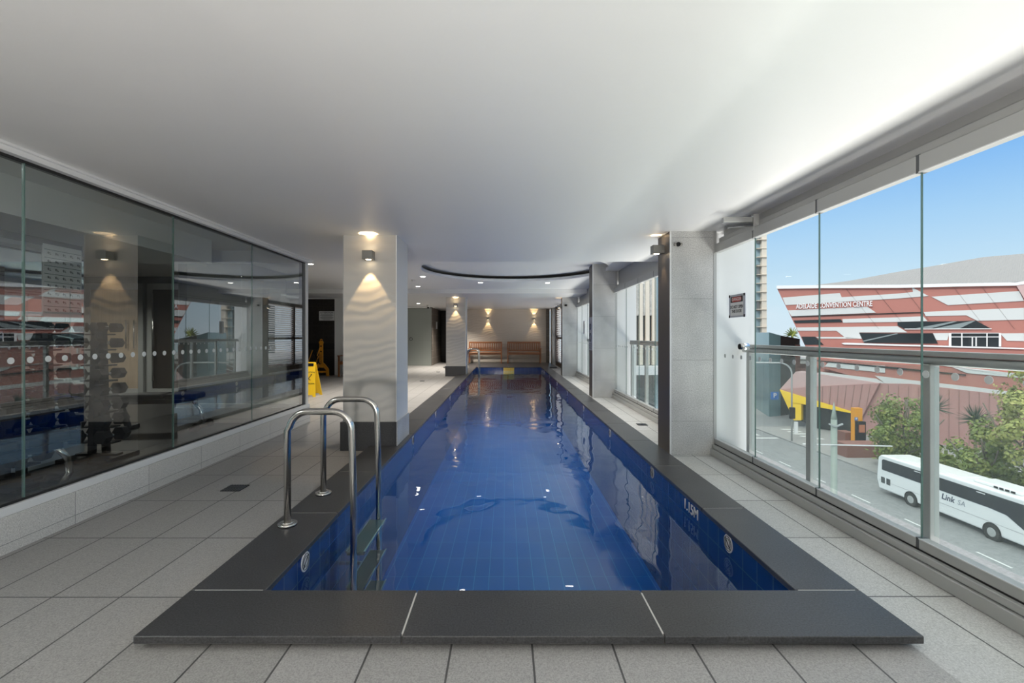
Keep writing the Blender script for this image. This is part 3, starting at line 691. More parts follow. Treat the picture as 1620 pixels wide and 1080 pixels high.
# small fittings
o = empty('door_sensor', (1.72, 4.735, 2.075), 'small black sensor high on the nearest window pillar', 'sensor')
MB().cyl((1.745, 4.741, 2.075), (1.745, 4.72, 2.075), .022).build('dome', M['black'], o); MB().box(1.70, 1.79, 4.722, 4.741, 2.058, 2.092, .01).build('bracket', M['gunmetal'], o)
o = empty('door_sensor', (1.76, 13.995, 2.06), 'tiny black sensor high on the third window pillar', 'sensor')
MB().cyl((1.80, 14.0, 2.06), (1.80, 13.97, 2.06), .03).build('dome', M['black'], o); MB().box(1.75, 1.85, 13.975, 14.0, 2.03, 2.09, .01).build('bracket', M['gunmetal'], o)
o = empty('door_closer', (2.1, 4.05, 2.1), 'grey door closer at the head of the nearest folding doors', 'door closer')
MB().box(2.11, 2.16, 3.98, 4.03, 2.05, 2.19, .004).build('mounting_plate', M['alu'], o)
MB().box(1.86, 2.11, 3.99, 4.03, 2.12, 2.165, .006).build('body', M['alu'], o)
MB().bar((2.12, 4.0, 2.10), (1.9, 4.02, 2.085), .03, .022, bev=.004).build('arm', M['alu_dark'], o)
o = empty('rail_knob', (2.12, 4.1, 1.0), 'chrome door knob on the glass at the end of the balustrade', 'knob')
MB().cyl((2.135, 4.12, 1.055), (2.06, 4.12, 1.055), .03, n=24).build('grip', M['chrome'], o); MB().cyl((2.06, 4.12, 1.055), (2.055, 4.12, 1.055), .023, n=24).build('end_cap', M['black'], o)
# danger sign taped to the inside of the glass
sg = tag(MB().box(2.118, 2.124, 4.14, 4.435, 1.32, 1.53).build('danger_sign', M['sign_grey']), 'grey danger sign taped to the inside of the near glass door', 'sign')
MB().box(2.1165, 2.118, 4.17, 4.405, 1.335, 1.515).build('print_panel', M['sign_white'], sg)
MB().box(2.1155, 2.1165, 4.175, 4.40, 1.458, 1.512).build('heading_band', M['ink'], sg)
MB().cyl((2.115, 4.22, 1.485), (2.1155, 4.22, 1.485), .022).cyl((2.115, 4.355, 1.485), (2.1155, 4.355, 1.485), .022).box(2.115, 2.1155, 4.22, 4.355, 1.463, 1.507).build('red_oval', M['red_ink'], sg)
text('DANGER', .043, 'heading', M['sign_white'], sg, Vector((2.1145, 4.2875, 1.485)), FROM_LEFT, .0005)
text('DO NOT OPEN\nTHIS DOOR', .040, 'lettering', M['ink'], sg, Vector((2.116, 4.2875, 1.395)), FROM_LEFT, .0005, sx=.85, bold=.0008)
for y in (4.15, 4.425):
    for z in (1.33, 1.52): MB().box(2.116, 2.118, y - .012, y + .012, z - .012, z + .012).build('tape', M['black'], sg)
# notices further along
sg = tag(MB().box(1.692, 1.70, 9.17, 9.50, .86, 1.52).build('pool_notice', M['sign_grey']), 'tall grey notice on the bronze flank of the second window pillar', 'sign')
g = MB()
for k in range(24):
    a0, a1 = 2 * math.pi * k / 24, 2 * math.pi * (k + 1) / 24
    for zc, rr in ((1.12, .085), (1.33, .06)): g.bar((1.691, 9.335 + rr * math.cos(a0), zc + rr * math.sin(a0)), (1.691, 9.335 + rr * math.cos(a1), zc + rr * math.sin(a1)), .018, .004)
for k in range(3): g.box(1.690, 1.692, 9.2, 9.47, .90 + k * .04, .915 + k * .04)
g.build('printed_marks', M['alu_dark'], sg)
o = tag(MB().box(2.125, 2.132, 12.6, 12.8, 1.2, 1.55).build('door_notice', M['sign_white']), 'small notice on the glass doors before the third pillar', 'sign')
MB().box(2.123, 2.125, 12.63, 12.65, 1.22, 1.52).box(2.123, 2.125, 12.69, 12.71, 1.22, 1.52).build('printed_lines', M['ink'], o)

# ------------------------------------------------------------------ gym equipment
def dumbbell(r_):
    d = empty('dumbbell', (0, 0, 0), 'black hex dumbbell', 'dumbbell', 'dumbbells on the gym racks')
    for s_ in (-1, 1): MB().cyl((0, s_ * .07, 0), (0, s_ * .15, 0), r_, r_ * .93, n=6).build('head', M['black'], d)
    MB().cyl((0, -.07, 0), (0, .07, 0), .016, n=12).build('handle', M['steel'], d)
    return d
protos = {}
def tower(x, y, label, who):
    r = empty('dumbbell_rack', (x, y, FL), label, 'dumbbell rack', 'dumbbell towers')
    MB().box(x - .24, x - .06, y - .2, y + .2, FL, FL + .04).box(x + .06, x + .24, y - .2, y + .2, FL, FL + .04).box(x - .2, x + .2, y - .04, y + .04, FL, FL + .06).build('base', M['blackpaint'], r)
    MB().bar((x - .07, y, FL + .04), (x - .03, y, 1.28), .05, .05, up=(0, 1, 0)).bar((x + .07, y, FL + .04), (x + .03, y, 1.28), .05, .05, up=(0, 1, 0)).build('upright', M['blackpaint'], r)
    for k in range(8):
        z = 1.23 - k * .15; hw = .075 + .055 * k / 7
        for s_ in (-1, 1):
            MB().box(x + s_ * hw - .045, x + s_ * hw + .045, y - .05, y + .05, z - .075, z - .06).bar((x, y, z - .068), (x + s_ * hw, y, z - .068), .03, .012).build('cradle', M['blackpaint'], r)
    nth = ['top', 'second', 'third', 'fourth', 'fifth', 'sixth', 'seventh', 'lowest']
    for k in range(8):
        z = 1.23 - k * .15; hw = .075 + .055 * k / 7
        rr = round(.052 + .018 * k / 7, 4)
        for s_, side in ((-1, 'mirror'), (1, 'pool')):
            if rr not in protos: d = protos[rr] = dumbbell(rr); d.location = (x + s_ * hw, y, z)
            else: d = copy_tree(protos[rr], (x + s_ * hw, y, z))
            d['label'] = 'black hex dumbbell, %s tier, %s side of the %s' % (nth[k], side, who)
tower(-3.98, 4.58, 'black upright dumbbell tower below the exercise chart', 'tower below the chart')
tower(-3.98, 3.78, 'black upright dumbbell tower at the left edge of the photo', 'tower at the photo edge')
def gym_bench(x, y, rz, label):
    r = empty('weight_bench', (0, 0, 0), label, 'weight bench', 'gym benches')
    MB().box(-.62, .10, -.14, .14, .40, .47, .02).box(.13, .50, -.14, .14, .40, .47, .02).build('pad', M['black'], r)
    MB().bar((-.5, 0, .36), (.45, 0, .36), .06, .05).build('spine', M['blackpaint'], r)
    MB().tube([(.42, 0, .35), (.50, 0, .25), (.52, 0, .12), (.46, 0, .04)], .025, 10).build('front_leg', M['steel'], r)
    MB().bar((-.45, 0, .36), (-.35, 0, .03), .06, .05).build('rear_leg', M['blackpaint'], r)
    MB().bar((.48, -.2, .03), (.48, .2, .03), .05, .05).bar((-.36, -.2, .03), (-.36, .2, .03), .05, .05).build('foot_bar', M['blackpaint'], r)
    for s_ in (-1, 1): MB().cyl((.53, s_ * .16, .05), (.53, s_ * .2, .05), .05, n=16).build('wheel', M['black'], r)
    r.location = (x, y, FL); r.rotation_euler.z = rz
    return r
gym_bench(-4.45, 6.0, R(8), 'black weight bench on wheels in front of the dark glass door')
gym_bench(-3.55, 3.2, R(80), 'black weight bench at the lower left beside the dumbbell tower')

# ------------------------------------------------------------------ the street outside
GZ = -12.15; DZ = H - GZ
def vec(px, py, Y): return Vector(((px - CX) / F * Y, Y, H + (CY - py) / F * Y))
M['asphalt'] = speckled('grey_asphalt', (.23, .235, .235), .12, .85, 6)
M['footpath'] = speckled('grey_footpath', (.30, .295, .285), .1, .85, 5)
M['roadpaint'] = mat('white_road_paint', (.62, .62, .60), .7)
M['concrete'] = speckled('pale_concrete', (.52, .51, .48), .1, .8, 3)
M['redwall'] = mat('red_brown_wall', (.22, .10, .08), .7)
struct(MB().box(2.6, 35.6, -80, 400, GZ - .5, GZ).build('road', M['asphalt']))
struct(MB().box(35.6, 260, -80, 400, GZ - .5, GZ + .14).build('footpath', M['footpath']))
struct(MB().box(36.5, 120, 68, 78, GZ + .1, GZ + .16).build('road.001', M['asphalt']))
mk = MB()
for k in range(60): mk.box(28.93, 29.07, -20 + k * 5.2, -18 + k * 5.2, GZ, GZ + .012); mk.box(22.3, 22.44, -20 + k * 5.2, -18 + k * 5.2, GZ, GZ + .012)
struct(mk.build('road_markings', M['roadpaint']))
mk = MB()
for k in range(6): mk.box(33.2 - k * 1.4, 34.0 - k * 1.4, 62.5, 66, GZ, GZ + .012)
mk.box(30, 35.4, 60.6, 61.1, GZ, GZ + .012)
for k in range(5): mk.box(38.6 + k * .05, 40.6, 59.5 + k * 1.5, 60.1 + k * 1.5, GZ + .14, GZ + .152)
struct(mk.build('road_markings.001', M['roadpaint']))

# convention centre: a tilted prow of striped cladding on a real building volume
P0, PD, PN = Vector((46.5, 66, 0)), Vector((.6606, -.7507, 0)), Vector((.7507, .6606, 0))
def onf(px, py, off=0.0):
    u = (px - CX) / F; t = ((P0 - PN * off).dot(PN)) / (u * PN.x + PN.y)
    return Vector((u * t, t, H + (CY - py) / F * t))
M['cc_red'] = mat('terracotta_cladding', (.42, .165, .13), .55)
M['cc_pink'] = mat('dusty_pink_cladding', (.42, .22, .20), .6)
M['cc_pale'] = mat('pale_pink_roof_sheet', (.55, .37, .35), .6)
M['cc_grey'] = mat('light_grey_cladding', (.60, .60, .58), .5)
M['cc_white'] = mat('white_edge_trim', (.78, .76, .75), .5)
M['cc_roof'] = mat('grey_ribbed_roof', (.25, .245, .235), .85)
n, l, p = nodes(M['cc_roof']); wv = n.new('ShaderNodeTexWave'); wv.inputs['Scale'].default_value = 1.6; l.new(coord(n, l, rot=(0, 0, R(49))), wv.inputs['Vector']); bump(n, l, p, wv.outputs['Fac'], .5, .1)
M['cc_glass'] = mat('dark_building_glass', (.018, .022, .024), .12)
M['cc_frame'] = mat('grey_glazing_frame', (.22, .25, .25), .4)
M['cc_joint'] = mat('cladding_joint', (.16, .10, .09), .7)
cc = empty('convention_centre', (46.5, 66, GZ), 'red and grey striped convention centre with a jutting prow across the street', 'building')
def A_(a, b): return (1220 + a / 6.355, 390 + b / 6.355)
def B_(a, b): return (1420 + a / 6.355, 390 + b / 6.355)
def panel(name, pts, m, off, thick=.3, parent=cc):
    return MB().prism([onf(x, y, off) for x, y in pts], PN * thick).build(name, m, parent)
top = [A_(54, 410), A_(490, 405), A_(1271, 402), B_(600, 388), B_(1190, 378), (1660, 441), (1760, 425)]
body = top + [(1760, 640), (1500, 612), (1297, 588), (1288, 572), A_(335, 985)]
panel('prow_volume', body, M['cc_red'], 0, 14)
panel('eave_trim', [(x, y - 3) for x, y in top] + [(x, y + 2) for x, y in top[::-1]], M['cc_white'], .35, 1.0)
stripes = [
    [A_(115, 512), A_(690, 466), A_(708, 508), A_(1271, 472), B_(155, 456), B_(145, 408), B_(312, 496), B_(0, 521), A_(145, 588)],
    [A_(165, 640), A_(965, 603), A_(1055, 664), A_(205, 700)],
    [A_(715, 728), A_(1271, 710), B_(258, 700), B_(300, 748), B_(0, 757), A_(722, 765)],
    [A_(255, 812), A_(1271, 800), B_(98, 862), A_(885, 862), A_(912, 926), A_(755, 922), A_(655, 845), A_(268, 845)],
    [A_(450, 908), A_(740, 908), A_(905, 926), A_(478, 924)],
    [B_(340, 503), B_(1225, 446), B_(1271, 545), B_(505, 588)],
    [B_(262, 656), B_(1271, 614), B_(1271, 734), B_(800, 745), B_(690, 690), B_(282, 699)],
    [B_(355, 870), B_(520, 868), B_(500, 940), B_(390, 940)],
    [B_(1030, 872), B_(1271, 870), B_(1271, 950), B_(1100, 946)]]
for q_ in stripes: panel('grey_stripe', q_, M['cc_grey'], .08, .2)
wins = [
    [A_(225, 742), A_(695, 728), A_(718, 758), A_(240, 768)],
    [A_(305, 905), A_(440, 905), A_(525, 985), A_(335, 985)],
    [A_(885, 868), A_(1271, 872), B_(352, 870), B_(405, 974), B_(0, 970), A_(935, 965)],
    [B_(0, 758), B_(560, 750), B_(785, 743), B_(940, 824), B_(70, 828), B_(0, 790)]]
for q_ in wins: panel('dark_glazing', q_, M['cc_glass'], .12, .2)
panel('glazing_strut', [A_(920, 945), A_(1271, 868), A_(1271, 878), A_(930, 955)], M['cc_frame'], .15, .1)
panel('glazing_strut', [B_(180, 820), B_(560, 750), B_(600, 752), B_(340, 820)], M['cc_frame'], .15, .1)
panel('glazing_strut', [B_(360, 824), B_(760, 744), B_(785, 744), B_(620, 824)], M['cc_frame'], .15, .1)
panel('black_groove', [A_(203, 703), A_(1271, 664), B_(240, 656), B_(240, 664), A_(1271, 673), A_(206, 709)], M['gasket'], .14, .1)
panel('window_head', [B_(70, 824), B_(945, 822), B_(945, 829), B_(70, 832)], M['cc_white'], .2, .3)
en = panel('entrance_glazing', [B_(520, 868), B_(1040, 870), B_(1040, 1010), B_(520, 1000)], M['cc_glass'], .14, .2)
for a0, a1, c0, c1 in ((515, 540, 868, 1000), (640, 652, 868, 1000), (745, 757, 905, 1000), (783, 796, 905, 1000), (893, 905, 868, 1005), (1018, 1042, 868, 1005), (540, 1020, 866, 872), (540, 1020, 903, 911)):
    panel('glazing_bar', [B_(a0, c0), B_(a1, c0), B_(a1, c1), B_(a0, c1)], M['cc_white'], .2, .12, en)
for k, x in enumerate((1350, 1395, 1440, 1520, 1565)):
    panel('panel_joint', [(x - 12, 456 if x < 1410 else 453), (x - 11.7, 456 if x < 1410 else 453), (x + 40.3, 520), (x + 40, 520)], M['cc_joint'], .10, .05)
# corner return at the right
panel('corner_return', [(1607, 450), (1625, 447), (1660, 441), (1760, 425), (1760, 520), (1625, 480)], M['cc_pale'], .3, .3)
# the hall carries on along the street past the corner
def ext(s0, s1, z0, z1, off, m, name, d=14):
    a, c = P0 + PD * s0 - PN * off, P0 + PD * s1 - PN * off
    MB().prism([(a.x, a.y, z0), (c.x, c.y, z0), (c.x, c.y, z1), (a.x, a.y, z1)], PN * d).build(name, m, cc)
ext(24.0, 70, GZ, 6.6, 0, M['cc_pink'], 'hall_wall')
for z in (-6.5, -2.5, 1.0, 4.2): ext(24.0, 70, z, z + 1.3, .08, M['cc_grey'], 'grey_stripe', .2)
ext(24.0, 70, 6.6, 7.0, .4, M['cc_white'], 'eave_trim', 1.2)
# curved roof rising behind the eave
bm = bmesh.new(); rows = []
ridge = [A_(450, 400), A_(800, 340), A_(1271, 253), B_(380, 190), B_(860, 105), B_(1271, 70), (1760, 385)]
eave = [A_(448, 403), A_(800, 403), A_(1271, 401), B_(380, 393), B_(860, 384), (1640, 443), (1760, 425)]
for (e0, r0), back in zip(zip(eave, ridge), (.5, 4, 9, 13, 17, 20, 22)):
    a, c = onf(*e0), onf(*r0, -back); rows.append([bm.verts.new(a.lerp(c, t) + Vector((0, 0, .25 * math.sin(math.pi * t)))) for t in (0, .25, .5, .75, 1)] + [bm.verts.new(c + PN * 10 - Vector((0, 0, 6)))])
for q0, q1 in zip(rows, rows[1:]):
    for k in range(len(q0) - 1):
        f = bm.faces.new((q0[k], q0[k + 1], q1[k + 1], q1[k])); f.smooth = k < 3
me_ = MB(); me_.b.free(); me_.b = bm; me_.build('roof', M['cc_roof'], cc)
# lower, folded wings standing a few metres in front of the prow
Z3 = lambda a, b: (1180 + a / 4.909, 500 + b / 4.909)
panel('terrace_edge', [A_(705, 972), A_(735, 966), B_(0, 983), B_(1271, 1020), B_(1271, 1032), B_(0, 997), A_(735, 984)], M['cc_white'], 1.4, 1.2)
panel('terrace_face', [A_(700, 980), B_(0, 990), (1760, 560), (1760, 640), (1620, 622), Z3(1035, 522), Z3(590, 400)], M['cc_red'], 1.2, 1.2)
panel('grey_stripe', [Z3(640, 360), Z3(1080, 385), Z3(1080, 440), Z3(610, 390)], M['cc_grey'], 1.35, .2)
panel('grey_stripe', [Z3(570, 430), Z3(1010, 485), Z3(1080, 520), Z3(1035, 522), Z3(575, 458)], M['cc_grey'], 1.35, .2)
panel('grey_stripe', [(1435, 574), (1470, 575), (1620, 592), (1620, 598), (1530, 590), (1500, 578)], M['cc_grey'], 1.35, .2)
panel('grey_stripe', [(1384, 594), (1440, 601), (1540, 612), (1620, 622), (1620, 628), (1535, 622), (1400, 606)], M['cc_grey'], 1.35, .2)
panel('black_groove', [Z3(550, 342), (1420, 581), (1528, 592), (1528, 594), (1420, 584), Z3(550, 350)], M['gasket'], 1.4, .1)
panel('lower_wall', [Z3(1030, 522), (1440, 607), (1620, 628), (1760, 640), (1760, 860), (1480, 760), (1360, 700), Z3(905, 770)], M['cc_pink'], 1.6, 3)
for k in range(14): panel('panel_joint', [(1405 + k * 16, 609 + k * 1.2), (1405.35 + k * 16, 609 + k * 1.2), (1405.35 + k * 16, 720), (1405 + k * 16, 720)], M['cc_joint'], 1.7, .08)
panel('wing_face', [Z3(262, 568), Z3(550, 545), Z3(1035, 522), Z3(905, 775), Z3(840, 752), Z3(420, 640)], M['cc_pink'], 2.4, 3.5)
for k in range(9): panel('panel_joint', [Z3(470 + k * 62, 552 - k * 3), Z3(471.6 + k * 62, 552 - k * 3), Z3(481.6 + k * 56, 655 + k * 10), Z3(480 + k * 56, 655 + k * 10)], M['cc_joint'], 2.5, .08)
panel('wing_roof', [Z3(385, 432), Z3(600, 455), Z3(1035, 522), Z3(550, 547), Z3(262, 570)], M['cc_pale'], 2.0, 3.0)
panel('yellow_soffit', [Z3(262, 570), Z3(840, 746), Z3(840, 757), Z3(380, 672), Z3(300, 652)], M['yellow'], 2.6, 1.0)
panel('yellow_pier', [Z3(300, 652), Z3(430, 682), Z3(430, 808), Z3(372, 808), Z3(330, 716)], M['yellow'], 2.5, 1.0)
panel('car_park_glazing', [Z3(425, 680), Z3(840, 757), Z3(905, 775), Z3(905, 910), Z3(560, 872), Z3(425, 812)], M['cc_glass'], 1.6, .6)
# raised lettering
a0, a1 = onf(*A_(255, 604), .12), onf(*A_(1020, 574), .12)
ex = (a1 - a0).normalized(); ez = Vector((0, 0, 1)); ez = (ez - ex * ez.dot(ex)).normalized()
tm = text('ADELAIDE CONVENTION CENTRE', 1.0, 'raised_lettering', M['cc_white'], None, Vector((0, 0, 0)), Matrix.Identity(3), .04, bold=.012, align='LEFT')
wtxt = max(v.co.x for v in tm.data.vertices); htxt = (onf(*A_(1000, 548), 0) - onf(*A_(1000, 600), 0)).length / .70
tm.data.transform(Matrix.Translation(a0 - PN * .15) @ basis(ex, ez, ex.cross(ez)).to_4x4() @ Matrix.Diagonal(((a1 - a0).length / wtxt, htxt, 1, 1)))
tm.parent = cc; tm.data.transform(Matrix.Translation(-cc.location))

# teal glass annexe behind the prow with its parking sign
M['teal'] = mat('teal_glass', (.13, .24, .26), .2)
an = empty('glass_annexe', (43.5, 78, GZ), 'teal glass building with a parking sign left of the convention centre', 'building')
MB().prism([vec(1216.6, 525.5, 76), vec(1235, 530.5, 77), vec(1235, 672, 77), vec(1216.6, 672, 76)], (3, 10, 0)).build('glass_wall', M['teal'], an)
MB().prism([vec(1235, 530.5, 77), vec(1265.5, 536, 79), vec(1265.5, 668, 79), vec(1235, 672, 77)], (2, 9, 0)).build('side_wall', M['cc_glass'], an)
MB().prism([vec(1258, 545, 78.5), vec(1266, 545, 78.8), vec(1266, 668, 78.8), vec(1258, 668, 78.5)], (0, .4, 0)).build('red_pier', M['redwall'], an)
ps = tag(MB().prism([vec(1220, 620, 74), vec(1232, 620, 74), vec(1232, 632, 74), vec(1220, 632, 74)], (0, .15, 0)).build('parking_sign', mat('parking_blue', (.03, .17, .50), .4)), 'blue square parking sign with a white P in front of the teal glass', 'sign')
text('P', 1.0, 'letter', M['cc_white'], ps, vec(1226, 625.5, 73.9), FRONT, .02, bold=.02)

# towers down the street
M['beige'] = mat('beige_stone', (.70, .62, .51), .7)
M['tower_glass'] = mat('blue_grey_tower_glass', (.26, .36, .40), .12)
M['tower_dark'] = mat('dark_tower_glass', (.05, .065, .07), .15)
t1 = empty('tower_block', (60, 112, GZ), 'tall tower with glass bays and beige edge seen past the white fin', 'building')
YT = 110
def tb(name, x0, x1, dy, z0, z1, m, d=14, parent=t1):
    X0, X1 = (x0 - CX) / F * YT, (x1 - CX) / F * YT
    return MB().box(X0, X1, YT + dy, YT + dy + d, z0, z1).build(name, m, parent)
tb('dark_bay', 1176, 1197, .6, GZ, 60, M['tower_dark']); tb('glass_bay', 1197, 1205.5, .8, GZ, 60, M['tower_glass']); tb('stone_edge', 1205.5, 1213, 0, GZ, 60, M['beige'])
fl = 0
for k in range(32):
    z = -5 + k * 2.05
    tb('floor_ledge', 1197.5, 1212.5, -.35 + (.2 if k % 2 else 0), z, z + .13, M['beige'], 1.0)
for k in range(16): tb('floor_line', 1186, 1196.5, .4, -5 + k * 4.1, -4.8 + k * 4.1, M['tower_glass'], .4)
for k, (a, c) in enumerate(((3, 5.2), (11, 14), (19, 22.5))): tb('blank_panel', 1199.5, 1205, .6, a * 1.0 + 4, c + 4, M['gunmetal'], .4)
t2 = empty('office_tower', (23, 76, GZ), 'office tower of pale vertical stone fins far along the street', 'building')
MB().box(14, 22.4, 70.5, 84, GZ, 50).build('core', M['tower_dark'], t2)
for k in range(8): MB().box(15.1 + k * .98, 15.65 + k * .98, 70, 71, -3.2, 50).build('stone_fin', M['beige'], t2)
MB().box(14, 22.4, 70.2, 70.45, 4.2, 50).build('upper_spandrel', M['concrete'], t2)
MB().box(14, 26, 68.5, 70, -4.6, -3.3).build('canopy', M['cc_white'], t2)
MB().box(22.4, 23.0, 70.2, 84, GZ, 50).build('glass_corner', M['tower_glass'], t2)
op = empty('road_bridge', (45, 96, GZ), 'pale concrete bridge deck crossing far behind the parking sign', 'bridge')
MB().box(25, 75, 96, 104, -4.6, -3.4).build('deck', M['concrete'], op)
MB().box(25, 75, 95.6, 96, -3.6, -2.4).build('parapet', M['cc_white'], op)
MB().box(25, 75, 97, 104, GZ, -4.6).build('abutment', M['redwall'], op)
st_ = MB()
for k in range(7): st_.bar((41 + 0 * k, 88, GZ + 1 + k * .9), (50, 92, GZ + 3.5 + k * .9), .12, .12)
st_.build('hand_rails', M['cc_white'], op)

# street furniture
lp = empty('street_light', (35.9, 58.7, GZ), 'thin grey street light with curved arm and traffic signal', 'street light')
MB().tube([(35.9, 58.7, GZ + .14)] + [(35.9, 58.7, -3.6)] + [(35.9 - 1.6 * (1 - math.cos(a)), 58.7, -3.6 + 1.35 * math.sin(a)) for a in [math.pi / 2 * k / 8 for k in range(1, 9)]] + [(30, 58.7, -2.2)], .10, 10).build('pole', M['alu'], lp)
MB().box(29.3, 30.1, 58.5, 58.9, -2.3, -2.12).build('lamp_head', M['alu'], lp)
MB().box(35.5, 36.1, 58.3, 58.6, -9.2, -7.8).build('traffic_signal', M['black'], lp)
MB().box(36.1, 36.5, 58.4, 58.6, -11, -9.6).build('white_plate', M['cc_white'], lp)
sp_ = empty('street_pole', (12.0, 17.1, GZ), 'tall grey green pole with pointed cap just outside the windows', 'pole')
MB().cyl((12, 17.1, GZ), (12, 17.1, -1.9), .13, .10, 12).cyl((12, 17.1, -1.9), (12, 17.1, -1.25), .10, .004, 12).build('shaft', mat('grey_green_steel', (.28, .32, .28), .5), sp_)
MB().bar((10.8, 17.0, -2.78), (14.05, 17.0, -2.86), .03, .035).build('cross_arm', M['cc_white'], sp_)
MB().bar((11.75, 17.0, -2.05), (12.0, 17.0, -2.15), .05, .05).bar((12.25, 17.0, -2.05), (12.0, 17.0, -2.15), .05, .05).build('clamp', M['alu'], sp_)
py = empty('parking_pylon', (41, 55, GZ), 'orange parking pylon with black poster panel beside the street trees', 'sign')
def pyl(x0, x1, y0, y1, Y, d, name, m, par=py): return MB().prism([vec(x0, y0, Y), vec(x1, y0, Y), vec(x1, y1, Y), vec(x0, y1, Y)], (0, d, 0)).build(name, m, par)
pyl(1352, 1364.5, 645.5, 712, 55, .6, 'orange_board', M['orange']); pyl(1357.5, 1370, 667, 713, 54.5, .5, 'black_board', M['black'])
pyl(1359.5, 1368.5, 672, 684, 54.4, .08, 'poster', mat('orange_poster', (.45, .16, .08), .5)); q_ = pyl(1352.8, 1357.2, 660, 665, 54.9, .08, 'parking_tile', bpy.data.materials['parking_blue'])
text('P', .35, 'letter', M['cc_white'], q_, vec(1355, 662.5, 54.8), FRONT, .02)
tag(pyl(1337, 1352, 684, 701, 56, 1.5, 'red_planter', M['redwall'], None), 'red brown planter wall behind the orange pylon', 'planter')
tag(pyl(1340, 1410, 703, 724, 50.5, 2.0, 'garden_wall', M['redwall'], None), 'low red brown garden wall under the nearest street tree', 'wall')

# coach
bus = empty('coach', (33, 33.8, GZ), 'long white coach with dark windows parked on the street below', 'bus')
M['buswhite'] = mat('white_coach_paint', (.80, .80, .79), .25)
M['busglass'] = mat('dark_coach_glass', (.016, .022, .03), .06)
XL, XR = 31.7, 34.2
prof = [(39.75, .40), (40.0, 1.2), (39.85, 3.0), (39.55, 3.28), (28.6, 3.28), (28.2, 3.1), (27.75, 1.3), (27.75, .40)]
MB().prism([(XL, y, GZ + z) for y, z in prof], (XR - XL, 0, 0), .13).build('body', M['buswhite'], bus)
wb = MB().prism([(XL - .015, y, GZ + z) for y, z in ((39.4, 2.05), (39.4, 2.82), (39.25, 2.95), (28.55, 2.95), (28.15, 2.75), (27.74, 1.25), (28.0, 1.15), (28.5, 1.35), (29.6, 1.95), (30.6, 2.03))], (.05, 0, 0)).build('side_windows', M['busglass'], bus)
g = MB()
for y in (37.6, 35.8, 34.0, 32.2, 30.5): g.box(XL - .019, XL - .013, y - .02, y + .02, GZ + 2.05, GZ + 2.95)
g.build('window_joints', M['black'], wb)
for y in (36.0, 31.2): MB().box(XL - .03, XL - .014, y - .28, y + .28, GZ + 2.80, GZ + 2.86).build('white_sticker', M['cc_white'], wb)
MB().box(XL + .1, XR - .1, 27.70, 27.95, GZ + 1.35, GZ + 2.9).build('windscreen', M['busglass'], bus)
MB().box(XL + .45, XR - .45, 29.2, 32.2, GZ + 3.27, GZ + 3.5, .1).build('air_conditioner', M['buswhite'], bus)
g = MB()
for k in range(4): g.box(XL + .43, XL + .46, 29.5 + k * .35, 29.75 + k * .35, GZ + 3.32, GZ + 3.44)
g.build('vent_slots', M['black'], bus)
for y in (36.8, 33.6): MB().box(XL + .5, XR - .5, y - .5, y + .5, GZ + 3.27, GZ + 3.33, .03).build('roof_hatch', M['buswhite'], bus)
for y in (30.5, 36.6):
    MB().cyl((XL - .012, y, GZ + .52), (XL + .3, y, GZ + .52), .60, n=32).build('wheel_arch', M['black'], bus)
    wh = MB().cyl((XL - .03, y, GZ + .50), (XL + .3, y, GZ + .50), .50, n=32).build('wheel', M['rubber'], bus)
    MB().cyl((XL - .05, y, GZ + .50), (XL - .02, y, GZ + .50), .27, .30, 24).build('hub', M['alu'], wh)
for y in (39.3, 38.75):
    g = MB()
    for k in range(8): g.box(XL - .02, XL + .02, y - .2 + k * .05, y - .175 + k * .05, GZ + .95, GZ + 1.45)
    g.build('rear_grille', M['alu_dark'], bus)
MB().box(XL - .008, XL, 28.4, 39.7, GZ + 1.13, GZ + 1.145).build('crease_line', M['gunmetal'], bus)
MB().box(XL - .012, XL - .0, 27.9, 28.25, GZ + 1.65, GZ + 1.95).build('paper_notice', M['cc_white'], bus)
mir = MB().tube([(XL + .1, 27.7, GZ + 2.8), (XL - .25, 27.4, GZ + 2.7), (XL - .3, 27.35, GZ + 2.2)], .035, 8).box(XL - .42, XL - .22, 27.3, 27.4, GZ + 1.75, GZ + 2.25, .03).build('mirror', M['buswhite'], bus)
nb = mat('navy_lettering', (.02, .03, .07), .5)
text('Link', .58, 'lettering', nb, bus, Vector((XL - .006, 33.55, GZ + 1.66)), FROM_LEFT, .004, bold=.012, shear=.2)
text('SA', .50, 'lettering', mat('grey_lettering', (.20, .22, .26), .5), bus, Vector((XL - .006, 32.55, GZ + 1.64)), FROM_LEFT, .004, shear=.2)

